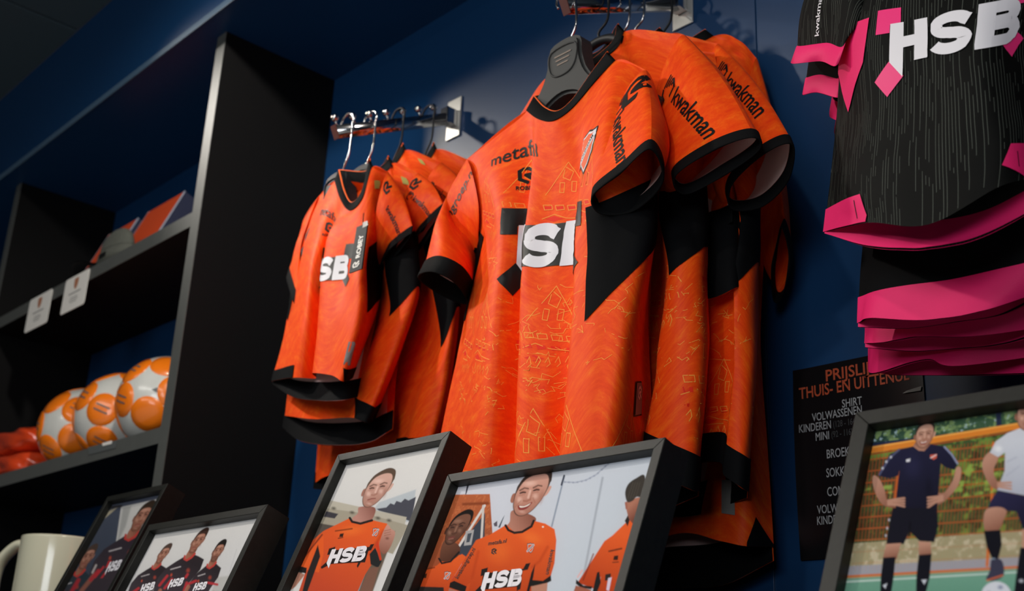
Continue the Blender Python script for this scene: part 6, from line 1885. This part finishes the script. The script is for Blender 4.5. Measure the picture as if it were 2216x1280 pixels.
# white cards clipped on the upper shelf's edge
M['cardink'] = mat('grey_card_print', (.28, .27, .26), .6); M['cardbrown'] = mat('brown_emblem', (.42, .17, .09), .6)
def shelf_card(label, x0, x1):
    e = empty('shelf_card', ((x0 + x1) / 2, YE, SH2 - .096), label, 'card', 'white cards on the shelf edge')
    z0, z1 = SH2 - .096, SH2 - .001; r = .008; y = YE - .0006
    pts = []
    for cxx, czz, a0 in ((x1 - r, z1 - r, 0), (x0 + r, z1 - r, 90), (x0 + r, z0 + r, 180), (x1 - r, z0 + r, 270)):
        for k in range(5):
            a = math.radians(a0 + 90 * k / 4); pts.append((cxx + r * math.cos(a), czz + r * math.sin(a)))
    n = len(pts)
    V = [(x, y - .0012, z) for x, z in pts] + [(x, y, z) for x, z in pts]
    mesh('card', V, [tuple(range(n)), tuple(range(2 * n - 1, n - 1, -1))] + [(i, n + i, n + (i + 1) % n, (i + 1) % n) for i in range(n)], M['tagwhite'], e)
    cx0 = (x0 + x1) / 2
    sp = [(cx0 + a * .030, z1 - .024 + b * .024) for a, b in shield(1)]
    mesh('emblem', [(x, y - .0016, z) for x, z in sp], [tuple(range(len(sp)))], M['cardbrown'], e)
    for k, (hw, zz, th_) in enumerate(((.036, .050, .0035), (.022, .062, .002), (.026, .068, .002), (.020, .074, .002))):
        z = z1 - zz
        mesh('print_line', [(cx0 - hw, y - .0016, z), (cx0 + hw, y - .0016, z), (cx0 + hw, y - .0016, z + th_), (cx0 - hw, y - .0016, z + th_)], [(0, 1, 2, 3)], M['cardink'], e)
shelf_card('left white card hanging from the upper shelf edge', -3.108, -2.957)
shelf_card('right white card hanging from the upper shelf edge below the black cap', -2.871, -2.728)

# ================================================================== cream mug on the counter
M['cream'] = mat('cream_glazed_ceramic', (.56, .55, .42), .14, spec=.5, coat=.5)
MX, MY = -2.375, .955
e = empty('mug', (MX, MY, CNT), 'tall cream glazed mug with loop handle behind the leftmost photo frame', 'mug')
mh = P(108, 1150, MY - .07)[2] - CNT
R_ = .079
prof = [(R_ * .86, .0004), (R_ * .93, .004), (R_ * .96, .02), (R_, mh * .6), (R_ * 1.01, mh - .004), (R_ * 1.0, mh), (R_ * .955, mh), (R_ * .945, mh - .006), (R_ * .93, mh * .5), (R_ * .90, .012), (0.0005, .010)]
lathe('mug_body', prof, (MX, MY, CNT), M['cream'], e, 56)
def flat_tube(name, path, a_, b_, side, m, parent, seg=16):
    """elliptical section: half width a_ along 'side', b_ in the plane"""
    p = np.asarray(path); n = len(p); V = []; Fc = []
    t = np.gradient(p, axis=0); t /= np.linalg.norm(t, axis=1)[:, None]
    for i in range(n):
        nn = np.cross(t[i], side); nn /= np.linalg.norm(nn)
        for k in range(seg):
            w_ = 2 * math.pi * k / seg; V.append(p[i] + np.array(side) * a_ * math.cos(w_) + nn * b_ * math.sin(w_))
    for i in range(n - 1):
        for k in range(seg):
            l = (k + 1) % seg; Fc.append((i * seg + k, i * seg + l, (i + 1) * seg + l, (i + 1) * seg + k))
    mesh(name, V, Fc, m, parent, True)
hd = np.array([-.86, -.51, 0]); sd = np.array([.51, -.86, 0])
hp = [(R_ - .006, mh - .013), (R_ + .030, mh - .014), (R_ + .066, mh - .055), (R_ + .068, mh * .55), (R_ + .050, mh * .25), (R_ - .004, mh * .16)]
hp = crspline([np.array([MX, MY, CNT]) + hd * a + np.array([0, 0, z]) for a, z in hp], 8)
flat_tube('handle', hp, .016, .010, sd, M['cream'], e)
pillow('folded_scarf', (-2.72, .82, CNT), (-2.50, 1.03, CNT + .15), M['boxorange'], 'folded orange cloth glimpsed through the mug handle', 'scarf', 12, part='folded_cloth')
